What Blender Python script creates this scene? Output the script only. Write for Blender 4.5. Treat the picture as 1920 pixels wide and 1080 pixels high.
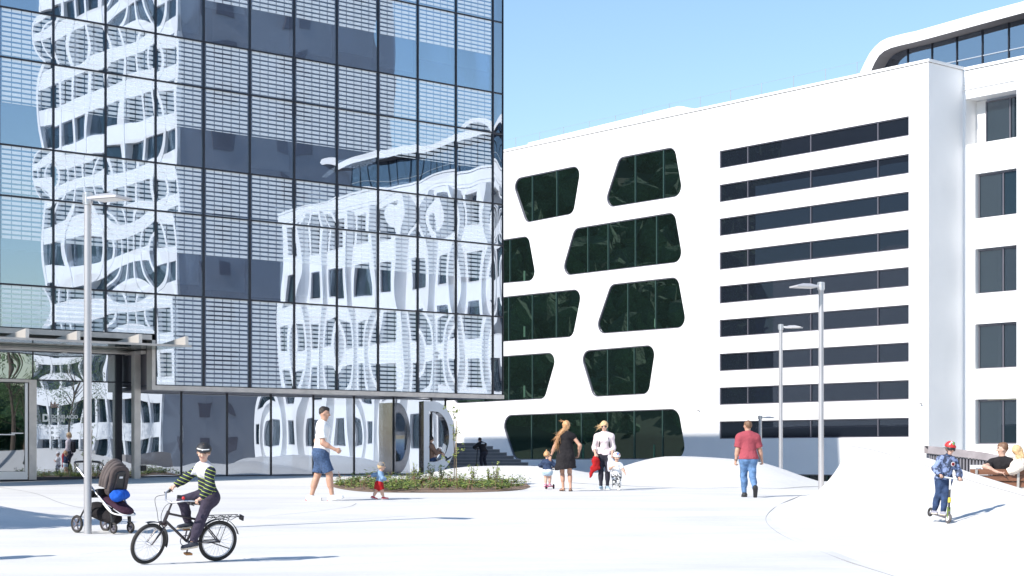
import bpy, bmesh, math, random
import numpy as np
from mathutils import Vector, Matrix, noise
from mathutils.geometry import tessellate_polygon
random.seed(7); np.random.seed(7)
for o in list(bpy.data.objects): bpy.data.objects.remove(o)
SC = bpy.context.scene; COL = SC.collection
R = math.radians

# ------------------------------------------------------------------ camera, sky, sun, exposure
CZ, F, HOR, YS = 1.3, 3200.0, 850.0, 3200/3000          # camera height, focal length and horizon row in photo pixels
cam = bpy.data.cameras.new('camera'); cam.lens = F/1920*36; cam.sensor_width = 36
cam.shift_y = (HOR-540)/1920; cam.clip_end = 3000; cam.clip_start = 0.3
camo = bpy.data.objects.new('camera', cam); COL.objects.link(camo)
camo.location = (0, 0, CZ); camo.rotation_euler = (R(90), 0, 0); SC.camera = camo

SUN_FROM = Vector((-.802, -.597)).normalized(); SUN_EL = R(38)
W = bpy.data.worlds.new('World'); SC.world = W; W.use_nodes = True
nt = W.node_tree; nt.nodes.clear()
sky = nt.nodes.new('ShaderNodeTexSky'); sky.sky_type = 'NISHITA'; sky.sun_disc = False
sky.sun_elevation = SUN_EL; sky.sun_rotation = math.atan2(SUN_FROM.x, SUN_FROM.y)
sky.air_density = 1.38; sky.dust_density = 0.25; sky.ozone_density = 4.6
bg = nt.nodes.new('ShaderNodeBackground'); bg.inputs[1].default_value = 0.114
ow = nt.nodes.new('ShaderNodeOutputWorld')
nt.links.new(sky.outputs[0], bg.inputs[0]); nt.links.new(bg.outputs[0], ow.inputs[0])
sl = bpy.data.lights.new('sun', 'SUN'); sl.energy = 4.0; sl.angle = R(0.53); sl.color = (1, .945, .875)
so = bpy.data.objects.new('sun', sl); COL.objects.link(so); so.location = (-40, -30, 60)
sd = Vector((SUN_FROM.x*math.cos(SUN_EL), SUN_FROM.y*math.cos(SUN_EL), math.sin(SUN_EL)))
so.rotation_euler = sd.to_track_quat('Z', 'Y').to_euler()
SC.view_settings.view_transform = 'Standard'; SC.view_settings.look = 'None'
SC.view_settings.exposure = 0.74; SC.view_settings.gamma = 1.0
SC.cycles.use_denoising = True
SC.cycles.max_bounces = 7; SC.cycles.diffuse_bounces = 3; SC.cycles.glossy_bounces = 4
SC.cycles.transparent_max_bounces = 10; SC.cycles.transmission_bounces = 4
SC.cycles.caustics_reflective = False; SC.cycles.caustics_refractive = False
SC.cycles.sample_clamp_indirect = 4

# ------------------------------------------------------------------ materials
MATS = {}
def nn(nt, typ, **kw):
    n = nt.nodes.new(typ)
    for k, v in kw.items():
        if k.startswith('i_'):
            key = k[2:]; key = int(key) if key.isdigit() else key.replace('_', ' ')
            n.inputs[key].default_value = v
        else: setattr(n, k, v)
    return n
def mat(name, col, rough=.6, metal=0, spec=.5, var=0, vscale=8, bump=0, bscale=60, coat=0, ior=1.5, stretch=(1, 1, 1)):
    if name in MATS: return MATS[name]
    m = bpy.data.materials.new(name); m.use_nodes = True; MATS[name] = m
    nt = m.node_tree; b = nt.nodes['Principled BSDF']
    b.inputs['Base Color'].default_value = (*col, 1); b.inputs['Roughness'].default_value = rough
    b.inputs['Metallic'].default_value = metal; b.inputs['IOR'].default_value = ior
    b.inputs['Specular IOR Level'].default_value = spec; b.inputs['Coat Weight'].default_value = coat
    tc = nn(nt, 'ShaderNodeTexCoord'); mp = nn(nt, 'ShaderNodeMapping')
    mp.inputs['Scale'].default_value = stretch
    nt.links.new(tc.outputs['Object'], mp.inputs[0])
    if var:
        n = nn(nt, 'ShaderNodeTexNoise', i_Scale=vscale, i_Detail=5.0, i_Roughness=.6)
        nt.links.new(mp.outputs[0], n.inputs[0])
        mx = nn(nt, 'ShaderNodeMix', data_type='RGBA')
        mx.inputs[6].default_value = (*[c*(1-var) for c in col], 1)
        mx.inputs[7].default_value = (*[min(1, c*(1+var)) for c in col], 1)
        mr = nn(nt, 'ShaderNodeMapRange'); mr.inputs[1].default_value = .3; mr.inputs[2].default_value = .7
        nt.links.new(n.outputs[0], mr.inputs[0]); nt.links.new(mr.outputs[0], mx.inputs[0])
        nt.links.new(mx.outputs[2], b.inputs['Base Color'])
    if bump:
        n2 = nn(nt, 'ShaderNodeTexNoise', i_Scale=bscale, i_Detail=4.0)
        nt.links.new(mp.outputs[0], n2.inputs[0])
        bp = nn(nt, 'ShaderNodeBump', i_Distance=bump, i_Strength=1.0)
        nt.links.new(n2.outputs[0], bp.inputs['Height']); nt.links.new(bp.outputs[0], b.inputs['Normal'])
    return m

def math_n(nt, op, a, b=None, c=None):
    n = nn(nt, 'ShaderNodeMath', operation=op)
    for i, v in enumerate((a, b, c)):
        if v is None: continue
        if isinstance(v, (int, float)): n.inputs[i].default_value = v
        else: nt.links.new(v, n.inputs[i])
    return n.outputs[0]

def glass_mat(name, refl, rcol, tcol, pillow=0.0, wav=0.0, frit=None, base=None, fm=.55):
    """coated facade glass: mirror layer over a see-through (or opaque dark) sheet, pillow-shaped panes, printed frit"""
    m = bpy.data.materials.new(name); m.use_nodes = True; MATS[name] = m
    nt = m.node_tree; nt.nodes.clear(); L = nt.links.new
    out = nn(nt, 'ShaderNodeOutputMaterial')
    tc = nn(nt, 'ShaderNodeTexCoord'); oi = nn(nt, 'ShaderNodeObjectInfo')
    gl = nn(nt, 'ShaderNodeBsdfGlossy', i_Roughness=0.0); gl.inputs[0].default_value = (*rcol, 1)
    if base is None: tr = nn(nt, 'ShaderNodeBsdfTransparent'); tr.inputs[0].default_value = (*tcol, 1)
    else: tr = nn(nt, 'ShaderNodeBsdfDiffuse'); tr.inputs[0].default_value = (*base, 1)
    sep = nn(nt, 'ShaderNodeSeparateXYZ'); L(tc.outputs['Generated'], sep.inputs[0])
    u, v = sep.outputs[0], sep.outputs[2]
    if pillow or wav:
        su = math_n(nt, 'SINE', math_n(nt, 'MULTIPLY', u, math.pi)); sv = math_n(nt, 'SINE', math_n(nt, 'MULTIPLY', v, math.pi))
        sgn = math_n(nt, 'SUBTRACT', math_n(nt, 'MULTIPLY', oi.outputs['Random'], 1.5), .45)
        h1 = math_n(nt, 'MULTIPLY', math_n(nt, 'MULTIPLY', su, sv), math_n(nt, 'MULTIPLY', sgn, pillow))
        cmb = nn(nt, 'ShaderNodeVectorMath', operation='ADD')
        off = nn(nt, 'ShaderNodeCombineXYZ')
        r100 = math_n(nt, 'MULTIPLY', oi.outputs['Random'], 97.0)
        L(r100, off.inputs[0]); L(r100, off.inputs[2])
        L(tc.outputs['Object'], cmb.inputs[0]); L(off.outputs[0], cmb.inputs[1])
        mp = nn(nt, 'ShaderNodeMapping'); mp.inputs['Scale'].default_value = (1.0, 1, .42); L(cmb.outputs[0], mp.inputs[0])
        nz = nn(nt, 'ShaderNodeTexNoise', i_Scale=.75, i_Detail=0.6, i_Roughness=.35); L(mp.outputs[0], nz.inputs[0])
        h = math_n(nt, 'ADD', h1, math_n(nt, 'MULTIPLY', nz.outputs[0], wav))
        bp = nn(nt, 'ShaderNodeBump', i_Strength=1.0, i_Distance=1.0); L(h, bp.inputs['Height'])
        L(bp.outputs[0], gl.inputs['Normal'])
    fr = nn(nt, 'ShaderNodeLayerWeight', i_Blend=.35)
    fac = math_n(nt, 'ADD', math_n(nt, 'MULTIPLY', fr.outputs['Fresnel'], fm), refl)
    fac = math_n(nt, 'MINIMUM', fac, .95)
    body = tr.outputs[0]
    if frit is not None:
        pitch, fill, ncol, frac, pw, ph = frit
        so_ = nn(nt, 'ShaderNodeSeparateXYZ'); L(tc.outputs['Object'], so_.inputs[0])
        x, z = so_.outputs[0], so_.outputs[2]     # pane-local metres, origin bottom left
        zz = math_n(nt, 'FRACT', math_n(nt, 'DIVIDE', math_n(nt, 'SUBTRACT', ph, z), pitch))
        a = math_n(nt, 'LESS_THAN', zz, fill)
        xx = math_n(nt, 'FRACT', math_n(nt, 'MULTIPLY', math_n(nt, 'DIVIDE', math_n(nt, 'SUBTRACT', x, .05), pw-.1), float(ncol)))
        b1 = math_n(nt, 'MULTIPLY', math_n(nt, 'GREATER_THAN', xx, .045), math_n(nt, 'LESS_THAN', xx, .955))
        e = math_n(nt, 'MULTIPLY', math_n(nt, 'GREATER_THAN', x, .05), math_n(nt, 'LESS_THAN', x, pw-.05))
        zc = math_n(nt, 'GREATER_THAN', z, ph*(1-frac))
        k = math_n(nt, 'MULTIPLY', math_n(nt, 'MULTIPLY', a, b1), math_n(nt, 'MULTIPLY', e, zc))
        df = nn(nt, 'ShaderNodeBsdfDiffuse'); df.inputs[0].default_value = (.86, .9, .92, 1)
        fm = nn(nt, 'ShaderNodeMixShader'); L(math_n(nt, 'MULTIPLY', k, .97), fm.inputs[0]); L(body, fm.inputs[1]); L(df.outputs[0], fm.inputs[2])
        body = fm.outputs[0]
        fac = math_n(nt, 'MULTIPLY', fac, math_n(nt, 'SUBTRACT', 1.0, math_n(nt, 'MULTIPLY', k, FRIT_CUT)))
    ms = nn(nt, 'ShaderNodeMixShader'); L(fac, ms.inputs[0]); L(body, ms.inputs[1]); L(gl.outputs[0], ms.inputs[2])
    L(ms.outputs[0], out.inputs[0])
    return m
FRIT_CUT = .55

M = {}
M['concrete'] = mat('white_concrete', (.66, .655, .645), .85, var=.05, vscale=.5, stretch=(.35, 2.2, 1), spec=.2)
M['plaster'] = mat('white_plaster', (.82, .82, .82), .8, var=.015, vscale=.6, spec=.2)
M['reveal'] = mat('reveal_plaster', (.78, .775, .77), .8, spec=.2)
M['steel'] = mat('steel_trim', (.5, .47, .45), .38, .6, var=.12, vscale=3)
M['galv'] = mat('galvanised_pole', (.47, .46, .47), .42, .55, var=.1, vscale=3, stretch=(1, 1, .15))
M['alu'] = mat('aluminium', (.62, .62, .64), .35, .8)
M['dark'] = mat('dark_mullion', (.018, .02, .03), .35, .2)
M['frame'] = mat('grey_window_frame', (.20, .19, .22), .4, .5)
M['black'] = mat('black_plastic', (.015, .015, .017), .45)
M['rubber'] = mat('tyre_rubber', (.035, .032, .03), .85, bump=.002, bscale=120)
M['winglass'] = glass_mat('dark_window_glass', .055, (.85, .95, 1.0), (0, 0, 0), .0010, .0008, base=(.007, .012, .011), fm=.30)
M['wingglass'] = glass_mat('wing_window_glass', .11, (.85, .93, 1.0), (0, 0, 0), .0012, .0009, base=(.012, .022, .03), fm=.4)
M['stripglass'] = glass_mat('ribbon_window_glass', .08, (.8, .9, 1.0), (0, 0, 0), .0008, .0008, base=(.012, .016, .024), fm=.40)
M['interior'] = mat('interior_wall', (.16, .18, .21), .9, var=.3, vscale=.35)
M['slab'] = mat('floor_slab', (.12, .125, .14), .9)
M['blind'] = mat('roller_blind', (.9, .92, .93), .9, var=.06, vscale=1)
M['stone'] = mat('stair_stone', (.22, .22, .235), .85, var=.12, vscale=2)
M['soil'] = mat('soil', (.20, .14, .10), .95, var=.35, vscale=9, bump=.03, bscale=14)
M['towerside'] = mat('tower_shaded_side', (.34, .36, .40), .7, var=.08, vscale=.15)  # white tower's side in shade, the shade painted in as grey
M['joint'] = mat('joint_dark', (.3, .3, .3), .9)

# ------------------------------------------------------------------ helpers
def link(o, parent=None):
    COL.objects.link(o)
    if parent is not None: o.parent = parent
    return o
def tag(o, label=None, cat=None, group=None, kind=None):
    if label: o['label'] = label
    if cat: o['category'] = cat
    if group: o['group'] = group
    if kind: o['kind'] = kind
    return o
def empty(name, loc=(0, 0, 0), rz=0, label=None, cat=None, group=None):
    o = bpy.data.objects.new(name, None); o.empty_display_size = .2
    o.location = loc; o.rotation_euler = (0, 0, rz); link(o)
    return tag(o, label, cat, group)
def copy_tree(o, parent=None):
    c = o.copy(); COL.objects.link(c)
    if parent is not None: c.parent = parent
    for ch in list(o.children): copy_tree(ch, c)
    return c

class MB:
    def __init__(s): s.v = []; s.f = []; s.m = []; s.sm = []
    def add(s, vs, fs, mi=0, smooth=False):
        b = len(s.v); s.v += [tuple(v) for v in vs]
        for f in fs: s.f.append([i+b for i in f]); s.m.append(mi); s.sm.append(smooth)
        return s
    def box(s, x0, x1, y0, y1, z0, z1, mi=0):
        return s.add([(x0,y0,z0),(x1,y0,z0),(x1,y1,z0),(x0,y1,z0),(x0,y0,z1),(x1,y0,z1),(x1,y1,z1),(x0,y1,z1)],
            [(0,3,2,1),(4,5,6,7),(0,1,5,4),(1,2,6,5),(2,3,7,6),(3,0,4,7)], mi)
    def obox(s, c, ax, ay, az, mi=0):
        c, ax, ay, az = map(Vector, (c, ax, ay, az))
        vs = [c+ax*i+ay*j+az*k for k in (-1, 1) for i, j in ((-1,-1),(1,-1),(1,1),(-1,1))]
        return s.add(vs, [(0,3,2,1),(4,5,6,7),(0,1,5,4),(1,2,6,5),(2,3,7,6),(3,0,4,7)], mi)
    def bar(s, a, b, w, h, up=(0, 0, 1), mi=0):
        a, b = Vector(a), Vector(b); d = (b-a); l = d.length; d.normalize(); up = Vector(up)
        if abs(d.dot(up)) > .98: up = Vector((1, 0, 0))
        sx = d.cross(up).normalized(); sz = sx.cross(d)
        return s.obox((a+b)/2, d*l/2, sx*w/2, sz*h/2, mi)
    def tube(s, pts, r, n=10, mi=0, caps=True, closed=False, sy=1.0):
        pts = [Vector(p) for p in pts]; N = len(pts)
        rs = r if isinstance(r, (list, tuple)) else [r]*N
        rings = []; prev = None
        for i, p in enumerate(pts):
            if closed: d = pts[(i+1) % N]-pts[i-1]
            else: d = pts[min(i+1, N-1)]-pts[max(i-1, 0)]
            d.normalize()
            if prev is None:
                up = Vector((0, 0, 1)) if abs(d.z) < .9 else Vector((1, 0, 0))
                x = d.cross(up).normalized()
            else: x = (prev-d*prev.dot(d)).normalized()
            prev = x; y = d.cross(x)
            rings.append([p+x*math.cos(2*math.pi*k/n)*rs[i]+y*math.sin(2*math.pi*k/n)*rs[i]*sy for k in range(n)])
        vs = [v for rg in rings for v in rg]; fs = []
        for i in range(N if closed else N-1):
            j = (i+1) % N
            for k in range(n): fs.append((i*n+k, i*n+(k+1) % n, j*n+(k+1) % n, j*n+k))
        s.add(vs, fs, mi, True)
        if caps and not closed:
            s.add(rings[0], [tuple(range(n-1, -1, -1))], mi); s.add(rings[-1], [tuple(range(n))], mi)
        return s
    def torus(s, c, axis, R_, r, n=40, m=8, mi=0):
        axis = Vector(axis).normalized(); u = axis.orthogonal().normalized(); v = axis.cross(u)
        pts = [Vector(c)+u*math.cos(2*math.pi*i/n)*R_+v*math.sin(2*math.pi*i/n)*R_ for i in range(n)]
        return s.tube(pts, r, m, mi, closed=True)
    def sphere(s, c, r, n=12, mi=0, sc=(1, 1, 1)):
        c = Vector(c); vs = []; fs = []; h = n//2
        for i in range(h+1):
            th = math.pi*i/h
            for k in range(n):
                ph = 2*math.pi*k/n
                vs.append(c+Vector((math.sin(th)*math.cos(ph)*r*sc[0], math.sin(th)*math.sin(ph)*r*sc[1], math.cos(th)*r*sc[2])))
        for i in range(h):
            for k in range(n): fs.append((i*n+k, (i+1)*n+k, (i+1)*n+(k+1) % n, i*n+(k+1) % n))
        return s.add(vs, fs, mi, True)
    def prism(s, loops, y0, y1, mi=0, mi_side=None, front=True, back=False, sides=True):
        """loops of (x,z): first outer, rest holes; sheet at y0 (front), walls y0..y1"""
        if mi_side is None: mi_side = mi
        L3 = [[Vector((x, 0, z)) for x, z in lp] for lp in loops]
        flat = [p for lp in L3 for p in lp]
        if front or back:
            L2 = [[Vector((x, z, 0)) for x, z in lp] for lp in loops]
            tris = tessellate_polygon(L2)
            if front: s.add([(p.x, y0, p.z) for p in flat], tris, mi)
            if back: s.add([(p.x, y1, p.z) for p in flat], tris, mi)
        if sides:
            for lp in L3:
                n = len(lp)
                s.add([(p.x, y0, p.z) for p in lp]+[(p.x, y1, p.z) for p in lp],
                      [(i, (i+1) % n, n+(i+1) % n, n+i) for i in range(n)], mi_side)
        return s
    def build(s, name, mats, parent=None, loc=None, fix=True):
        me = bpy.data.meshes.new(name)
        me.from_pydata(s.v, [], s.f)
        for m in (mats if isinstance(mats, (list, tuple)) else [mats]): me.materials.append(m)
        me.polygons.foreach_set('material_index', s.m); me.polygons.foreach_set('use_smooth', s.sm)
        if fix:
            bm = bmesh.new(); bm.from_mesh(me); bmesh.ops.recalc_face_normals(bm, faces=bm.faces); bm.to_mesh(me); bm.free()
        me.update()
        o = bpy.data.objects.new(name, me); link(o, parent)
        if loc is not None: o.location = loc
        return o

def mesh_obj(name, me, parent=None, loc=(0, 0, 0)):
    o = bpy.data.objects.new(name, me); o.location = loc; return link(o, parent)

def text_mesh(name, body, size, m, parent, mtx, depth=.004, align='LEFT', bold=0.0):
    cu = bpy.data.curves.new(name, 'FONT'); cu.body = body; cu.size = size; cu.extrude = depth; cu.align_x = align; cu.offset = bold
    t = bpy.data.objects.new(name+'_src', cu); COL.objects.link(t)
    dg = bpy.context.evaluated_depsgraph_get(); me = bpy.data.meshes.new_from_object(t.evaluated_get(dg))
    bpy.data.objects.remove(t); me.materials.clear(); me.materials.append(m); me.name = name
    me.transform(mtx)
    return mesh_obj(name, me, parent)

# ------------------------------------------------------------------ ground shape
_GY = [-400, -20, 10, 19, 24, 31, 38, 43, 48, 60, 90, 800]; _GZ = [0, 0, 0, 0, .10, .30, .38, .42, .59, .6, .55, .5]
def sstep(x, a, b):
    t = np.clip((x-a)/(b-a), 0, 1); return t*t*(3-2*t)
def gz(X, Y):
    X = np.asarray(X, float); Y = np.asarray(Y, float)/YS
    z = np.interp(Y, _GY, _GZ)
    z = z - .22*sstep(X, 5, 9)*sstep(Y, 38, 46)
    def mound(cx, cy, ax, ay, h, p=2.0):
        d = (np.abs((X-cx)/ax)**p+np.abs((Y-cy)/ay)**2)
        return h*(1-sstep(np.sqrt(d), .25, 1.0))
    z = z + mound(-.1, 46.5, 3.4, 3.6, .36, 2.4)       # mound behind the planting bed
    z = z + mound(5.9, 47.8, 4.0, 4.2, .62, 2.2)       # larger mound to the right
    z = z + mound(-10.8, 27.0, 3.4, 2.6, .38)          # swelling at the left edge
    drop = sstep(Y, 53.0, 53.6)*sstep(X, 3.0, 3.8)*(1-sstep(X, 26, 27))
    z = z - 2.3*drop
    z = z - .25*sstep(X, 9.5, 11)*sstep(Y, 27, 29)*(1-sstep(Y, 42, 46))
    return z
def hit(px, py):
    """ground point seen at a photo pixel"""
    dx, dz = (px-960)/F, (HOR-py)/F
    lo, hi = 5.0, 5.0
    while hi < 400 and CZ+dz*hi > float(gz(dx*hi, hi)): lo = hi; hi += .25
    for _ in range(24):
        m = (lo+hi)/2
        if CZ+dz*m > float(gz(dx*m, m)): lo = m
        else: hi = m
    return Vector((dx*hi, hi, float(gz(dx*hi, hi))))
def P(px, py, Y):
    Y = Y*YS; return Vector(((px-960)*Y/F, Y, CZ+(HOR-py)*Y/F))

def frame_root(X, Y, d):
    """origin, x axis d (to the right along a facade), y axis inward"""
    return Vector((X, Y, 0)), Vector((d[0], d[1], 0)).normalized()
def onplane(fr, w, px, py):
    o, dx = fr; dy = Vector((-dx.y, dx.x, 0))
    ray = Vector(((px-960)/F, 1, (HOR-py)/F)); c = Vector((0, 0, CZ))
    o2 = o+dy*w
    t = (o2-c).dot(dy)/ray.dot(dy)
    p = c+ray*t
    return (p-o).dot(dx), p.z

# ground sheet
def axis(a, b, c, d, fine, n):
    return np.concatenate([-np.geomspace(abs(a), abs(b), n)[:-1] if a < 0 else np.array([]), np.arange(b, c, fine), np.geomspace(c, d, n)])
gx = axis(-900, -17, 17, 900, .3, 14)
gy = np.concatenate([-np.geomspace(900, 5, 12), np.arange(0, 15, 1.5), np.arange(15, 62, .3), np.geomspace(62, 1500, 24)])
XX, YY = np.meshgrid(gx, gy); ZZ = gz(XX, YY)
nx, ny = len(gx), len(gy)
vs = np.stack([XX.ravel(), YY.ravel(), ZZ.ravel()], 1)
ii = (np.arange(ny-1)[:, None]*nx+np.arange(nx-1)[None]).ravel()
fs = np.stack([ii, ii+1, ii+1+nx, ii+nx], 1)
me = bpy.data.meshes.new('plaza_ground'); me.from_pydata(vs.tolist(), [], fs.tolist())
me.polygons.foreach_set('use_smooth', [True]*len(fs))
# plaza concrete with faint trowel streaks, stains
gm = bpy.data.materials.new('plaza_concrete'); gm.use_nodes = True; nt = gm.node_tree; b = nt.nodes['Principled BSDF']
b.inputs['Roughness'].default_value = .8; b.inputs['Specular IOR Level'].default_value = .25
tc = nn(nt, 'ShaderNodeTexCoord'); mp = nn(nt, 'ShaderNodeMapping'); mp.inputs['Scale'].default_value = (.35, .9, 1); mp.inputs['Rotation'].default_value = (0, 0, .12)
nt.links.new(tc.outputs['Object'], mp.inputs[0])
n1 = nn(nt, 'ShaderNodeTexNoise', i_Scale=.45, i_Detail=8.0, i_Roughness=.68); nt.links.new(mp.outputs[0], n1.inputs[0])
n2 = nn(nt, 'ShaderNodeTexNoise', i_Scale=14.0, i_Detail=4.0, i_Roughness=.6); nt.links.new(tc.outputs['Object'], n2.inputs[0])
cr = nn(nt, 'ShaderNodeValToRGB'); cr.color_ramp.elements[0].position = .33; cr.color_ramp.elements[0].color = (.575, .57, .56, 1)
cr.color_ramp.elements[1].position = .52; cr.color_ramp.elements[1].color = (.68, .67, .65, 1)
nt.links.new(n1.outputs[0], cr.inputs[0])
mx = nn(nt, 'ShaderNodeMix', data_type='RGBA', blend_type='MULTIPLY'); mx.inputs[0].default_value = 1
mr = nn(nt, 'ShaderNodeMapRange'); mr.inputs[1].default_value = .3; mr.inputs[2].default_value = .7; mr.inputs[3].default_value = .93; mr.inputs[4].default_value = 1.0
nt.links.new(n2.outputs[0], mr.inputs[0]); nt.links.new(cr.outputs[0], mx.inputs[6]); nt.links.new(mr.outputs[0], mx.inputs[7])
nt.links.new(mx.outputs[2], b.inputs['Base Color']); M['plaza'] = gm
me.materials.append(gm)
tag(mesh_obj('plaza_ground', me), kind='structure')

def ribbon(name, pts, w, m, lift=.004, kind='structure'):
    mb = MB(); pts = [Vector(p) for p in pts]; L = []
    for i, p in enumerate(pts):
        d = (pts[min(i+1, len(pts)-1)]-pts[max(i-1, 0)]); d.z = 0; d.normalize(); s = Vector((-d.y, d.x, 0))*w/2
        for q in (p-s, p+s): L.append((q.x, q.y, float(gz(q.x, q.y))+lift))
    mb.add(L, [(2*i, 2*i+1, 2*i+3, 2*i+2) for i in range(len(pts)-1)])
    return tag(mb.build(name, m, fix=False), kind=kind)
def curve(pts, n=12):
    pts = [Vector(p) for p in pts]; out = []
    for i in range(len(pts)-1):
        p0 = pts[max(i-1, 0)]; p1 = pts[i]; p2 = pts[i+1]; p3 = pts[min(i+2, len(pts)-1)]
        for k in range(n):
            t = k/n
            out.append(.5*((2*p1)+(p2-p0)*t+(2*p0-5*p1+4*p2-p3)*t*t+(3*p1-p0-3*p2+p3)*t**3))
    out.append(pts[-1]); return out
# joints in the paving
ribbon('paving_joint', curve([hit(480, 985), hit(760, 968), hit(800, 960)][:2], 20), .012, M['joint'])
ribbon('paving_joint', curve([hit(500, 968), hit(600, 958), hit(655, 950), hit(668, 944)]), .014, M['joint'])
ribbon('paving_joint', curve([hit(150, 1040), hit(480, 1006), hit(620, 1000)]), .008, M['joint'])
ribbon('paving_joint', curve([hit(-40, 905), hit(60, 924), hit(140, 950), hit(300, 958), hit(500, 955)]), .02, M['joint'])
ribbon('paving_joint', curve([hit(480, 1066), hit(700, 1056), hit(760, 1052)]), .006, M['joint'])
ribbon('drain_line', curve([hit(1068, 905), hit(1150, 909), hit(1300, 915.5), hit(1400, 914.5), hit(1500, 913.5), hit(1560, 913)]), .07, M['joint'])
# ------------------------------------------------------------------ glass office building
GD = Vector((.768, .640)).normalized(); GO = (-.652, 57.92)
GF_ = frame_root(GO[0], GO[1], GD); GRZ = math.atan2(GD.y, GD.x)
glassb = empty('glass_office_building', (GO[0], GO[1], 0), GRZ, 'blue tinted glass office building with printed white bars, overhanging its glazed ground floor', 'building')
MOD = 1.586; CORN = .449
rows = [(3.29, 5.95, 1.0), (5.95, 8.38, .50), (8.38, 9.78, 1.0), (9.78, 12.18, .52), (12.18, 13.55, 1.0), (13.55, 15.98, .50), (15.98, 17.38, 1.0)]
TINT = (.50, .57, .64); RC = (.82, .89, 1.0)
def pane_mesh(name, w, h, m):
    mb = MB(); mb.box(0, w, 0, .024, 0, h); me_o = mb.build(name, m); me = me_o.data; bpy.data.objects.remove(me_o); return me
pm = {}
def pane(x0, x1, z0, z1, fr, y=0.0, parent=glassb):
    w, h = x1-x0, z1-z0; key = (round(w, 3), round(h, 3), fr)
    if key not in pm:
        if fr is None: m = glass_mat('clear_glass', .43, RC, (.34, .38, .42), .0058, .0048)
        else: m = glass_mat('frit_glass', .42, RC, (.66, .73, .80), .0058, .0046, frit=(.1335, .62, 5, fr, w, h))
        pm[key] = pane_mesh('glass_pane', w, h, m)
    return mesh_obj('glass_pane', pm[key], parent, (x0, y, z0))
g = .022
xs = [CORN-.02]+[-MOD*n for n in range(0, 13)]
ZTOP = 21.4
for i in range(len(xs)-1):
    x1, x0 = xs[i], xs[i+1]
    for (z0, z1, fr) in rows:
        n = i-1
        if z0 < 4 and i >= 9: z0 = 4.76
        f_ = fr if i > 0 else None
        pane(x0+g, x1-g, z0+g, z1-g, f_)
    pane(x0+g, x1-g, 17.38+g, ZTOP-.3, None)
for i, x in enumerate(xs):
    mb = MB(); zb = 3.3 if i <= 9 else 4.76
    if i == 0: mb.box(CORN-.03, CORN+.004, -.03, .05, zb, ZTOP)
    else: mb.box(x-.024, x+.024, -.035, .09, zb, ZTOP)
    mb.build('mullion', M['dark'], glassb)
for z in [5.95, 8.38, 9.78, 12.18, 13.55, 15.98, 17.38]:
    mb = MB(); mb.box(xs[-1], CORN, -.03, .08, z-.024, z+.024); mb.build('transom', M['dark'], glassb)
# right return face, roof, rear: plain glazed sheets
mb = MB(); mb.box(CORN-.03, CORN, .05, 42, 3.3, ZTOP); mb.build('side_glazing', glass_mat('side_glass', .3, RC, TINT, 0, 0, base=(.03, .045, .09)), glassb)
mb = MB(); mb.box(xs[-1]-20, CORN-.03, .1, 42, ZTOP-.3, ZTOP); mb.box(xs[-1]-20, CORN, -.04, .1, ZTOP-.3, ZTOP+.2)
mb.box(xs[-1]-20, CORN-.03, 41.6, 42, 0, ZTOP-.3)
mb.build('roof', M['slab'], glassb)
mb = MB(); mb.box(-19, -1.98, 11.4, 41.5, ZTOP, 27.35); mb.build('rooftop_shadow_block', M['slab'], glassb)  # unseen block added to cast the shadow band on the white facade
# far left continuation outside the frame
mb = MB(); mb.box(xs[-1]-20, xs[-1]-.05, 0, .05, 4.76, ZTOP-.3); mb.build('side_glazing', MATS['side_glass'], glassb)
# soffit trim of the overhang
mb = MB(); mb.box(-8*MOD-.03, CORN+.01, -.05, .30, 3.15, 3.285); mb.build('soffit_trim', M['steel'], glassb)
mb = MB(); mb.box(-8*MOD-.03, CORN, .30, 1.30, 3.17, 3.27); mb.box(CORN-.3, CORN, 1.3, 42, 3.17, 3.27); mb.build('soffit', M['frame'], glassb)
mb = MB(); mb.box(-8*MOD-.14, -8*MOD-.03, -.05, .28, 3.15, 4.60); mb.build('edge_trim', M['steel'], glassb)
mb = MB(); mb.box(-8*MOD-.06, -8*MOD-.03, .28, 1.6, 3.3, 4.62); mb.build('edge_return', M['frame'], glassb)
mb = MB(); mb.box(xs[-1]-20, -8*MOD-.14, -.04, .25, 4.60, 4.75); mb.build('lower_trim', M['steel'], glassb)
mb = MB(); mb.box(xs[-1]-20, -8*MOD-.06, .25, 1.3, 4.62, 4.7); mb.build('entrance_soffit', M['steel'], glassb)
# floors, blinds, core behind the glass
mb = MB()
for z in [5.6, 9.4, 13.2, 17.0]: mb.box(xs[-1]-3, CORN-.1, .14, 9, z, z+.35)
mb.build('floor_slab', M['slab'], glassb)
mb = MB(); mb.box(xs[-1]-3, CORN-.1, 7.0, 7.2, 3.3, ZTOP-.4); mb.box(xs[-1]-3, -3*MOD, 7.0, 7.2, .3, 3.299)
for n in (0, 2, 4, 6, 9, 11): mb.box(-n*MOD-.2, -n*MOD+.2, 1.9, 2.3, 3.3 if n < 3 else .3, ZTOP-.4)
mb.build('core_wall', M['interior'], glassb)
rb = random.Random(5)
bl = {(4, 1): .9, (5, 1): .95, (6, 1): .9, (8, 1): .5, (7, 1): .85, (5, 3): .9, (6, 3): .3, (3, 3): .4, (9, 3): .8, (2, 5): .9, (3, 5): .8, (4, 5): .9, (5, 5): .95, (6, 5): .55, (7, 5): .9, (1, 5): .7, (0, 5): .7, (8, 5): .6, (10, 1): .6}
for (n, r), dr in bl.items():
    z0, z1, _ = rows[r]; mb = MB(); mb.box(-(n+1)*MOD+.08, -n*MOD-.08, .16, .175, z1-dr*(z1-z0), z1-.03)
    mb.build('roller_blind', M['blind'], glassb)
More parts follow.
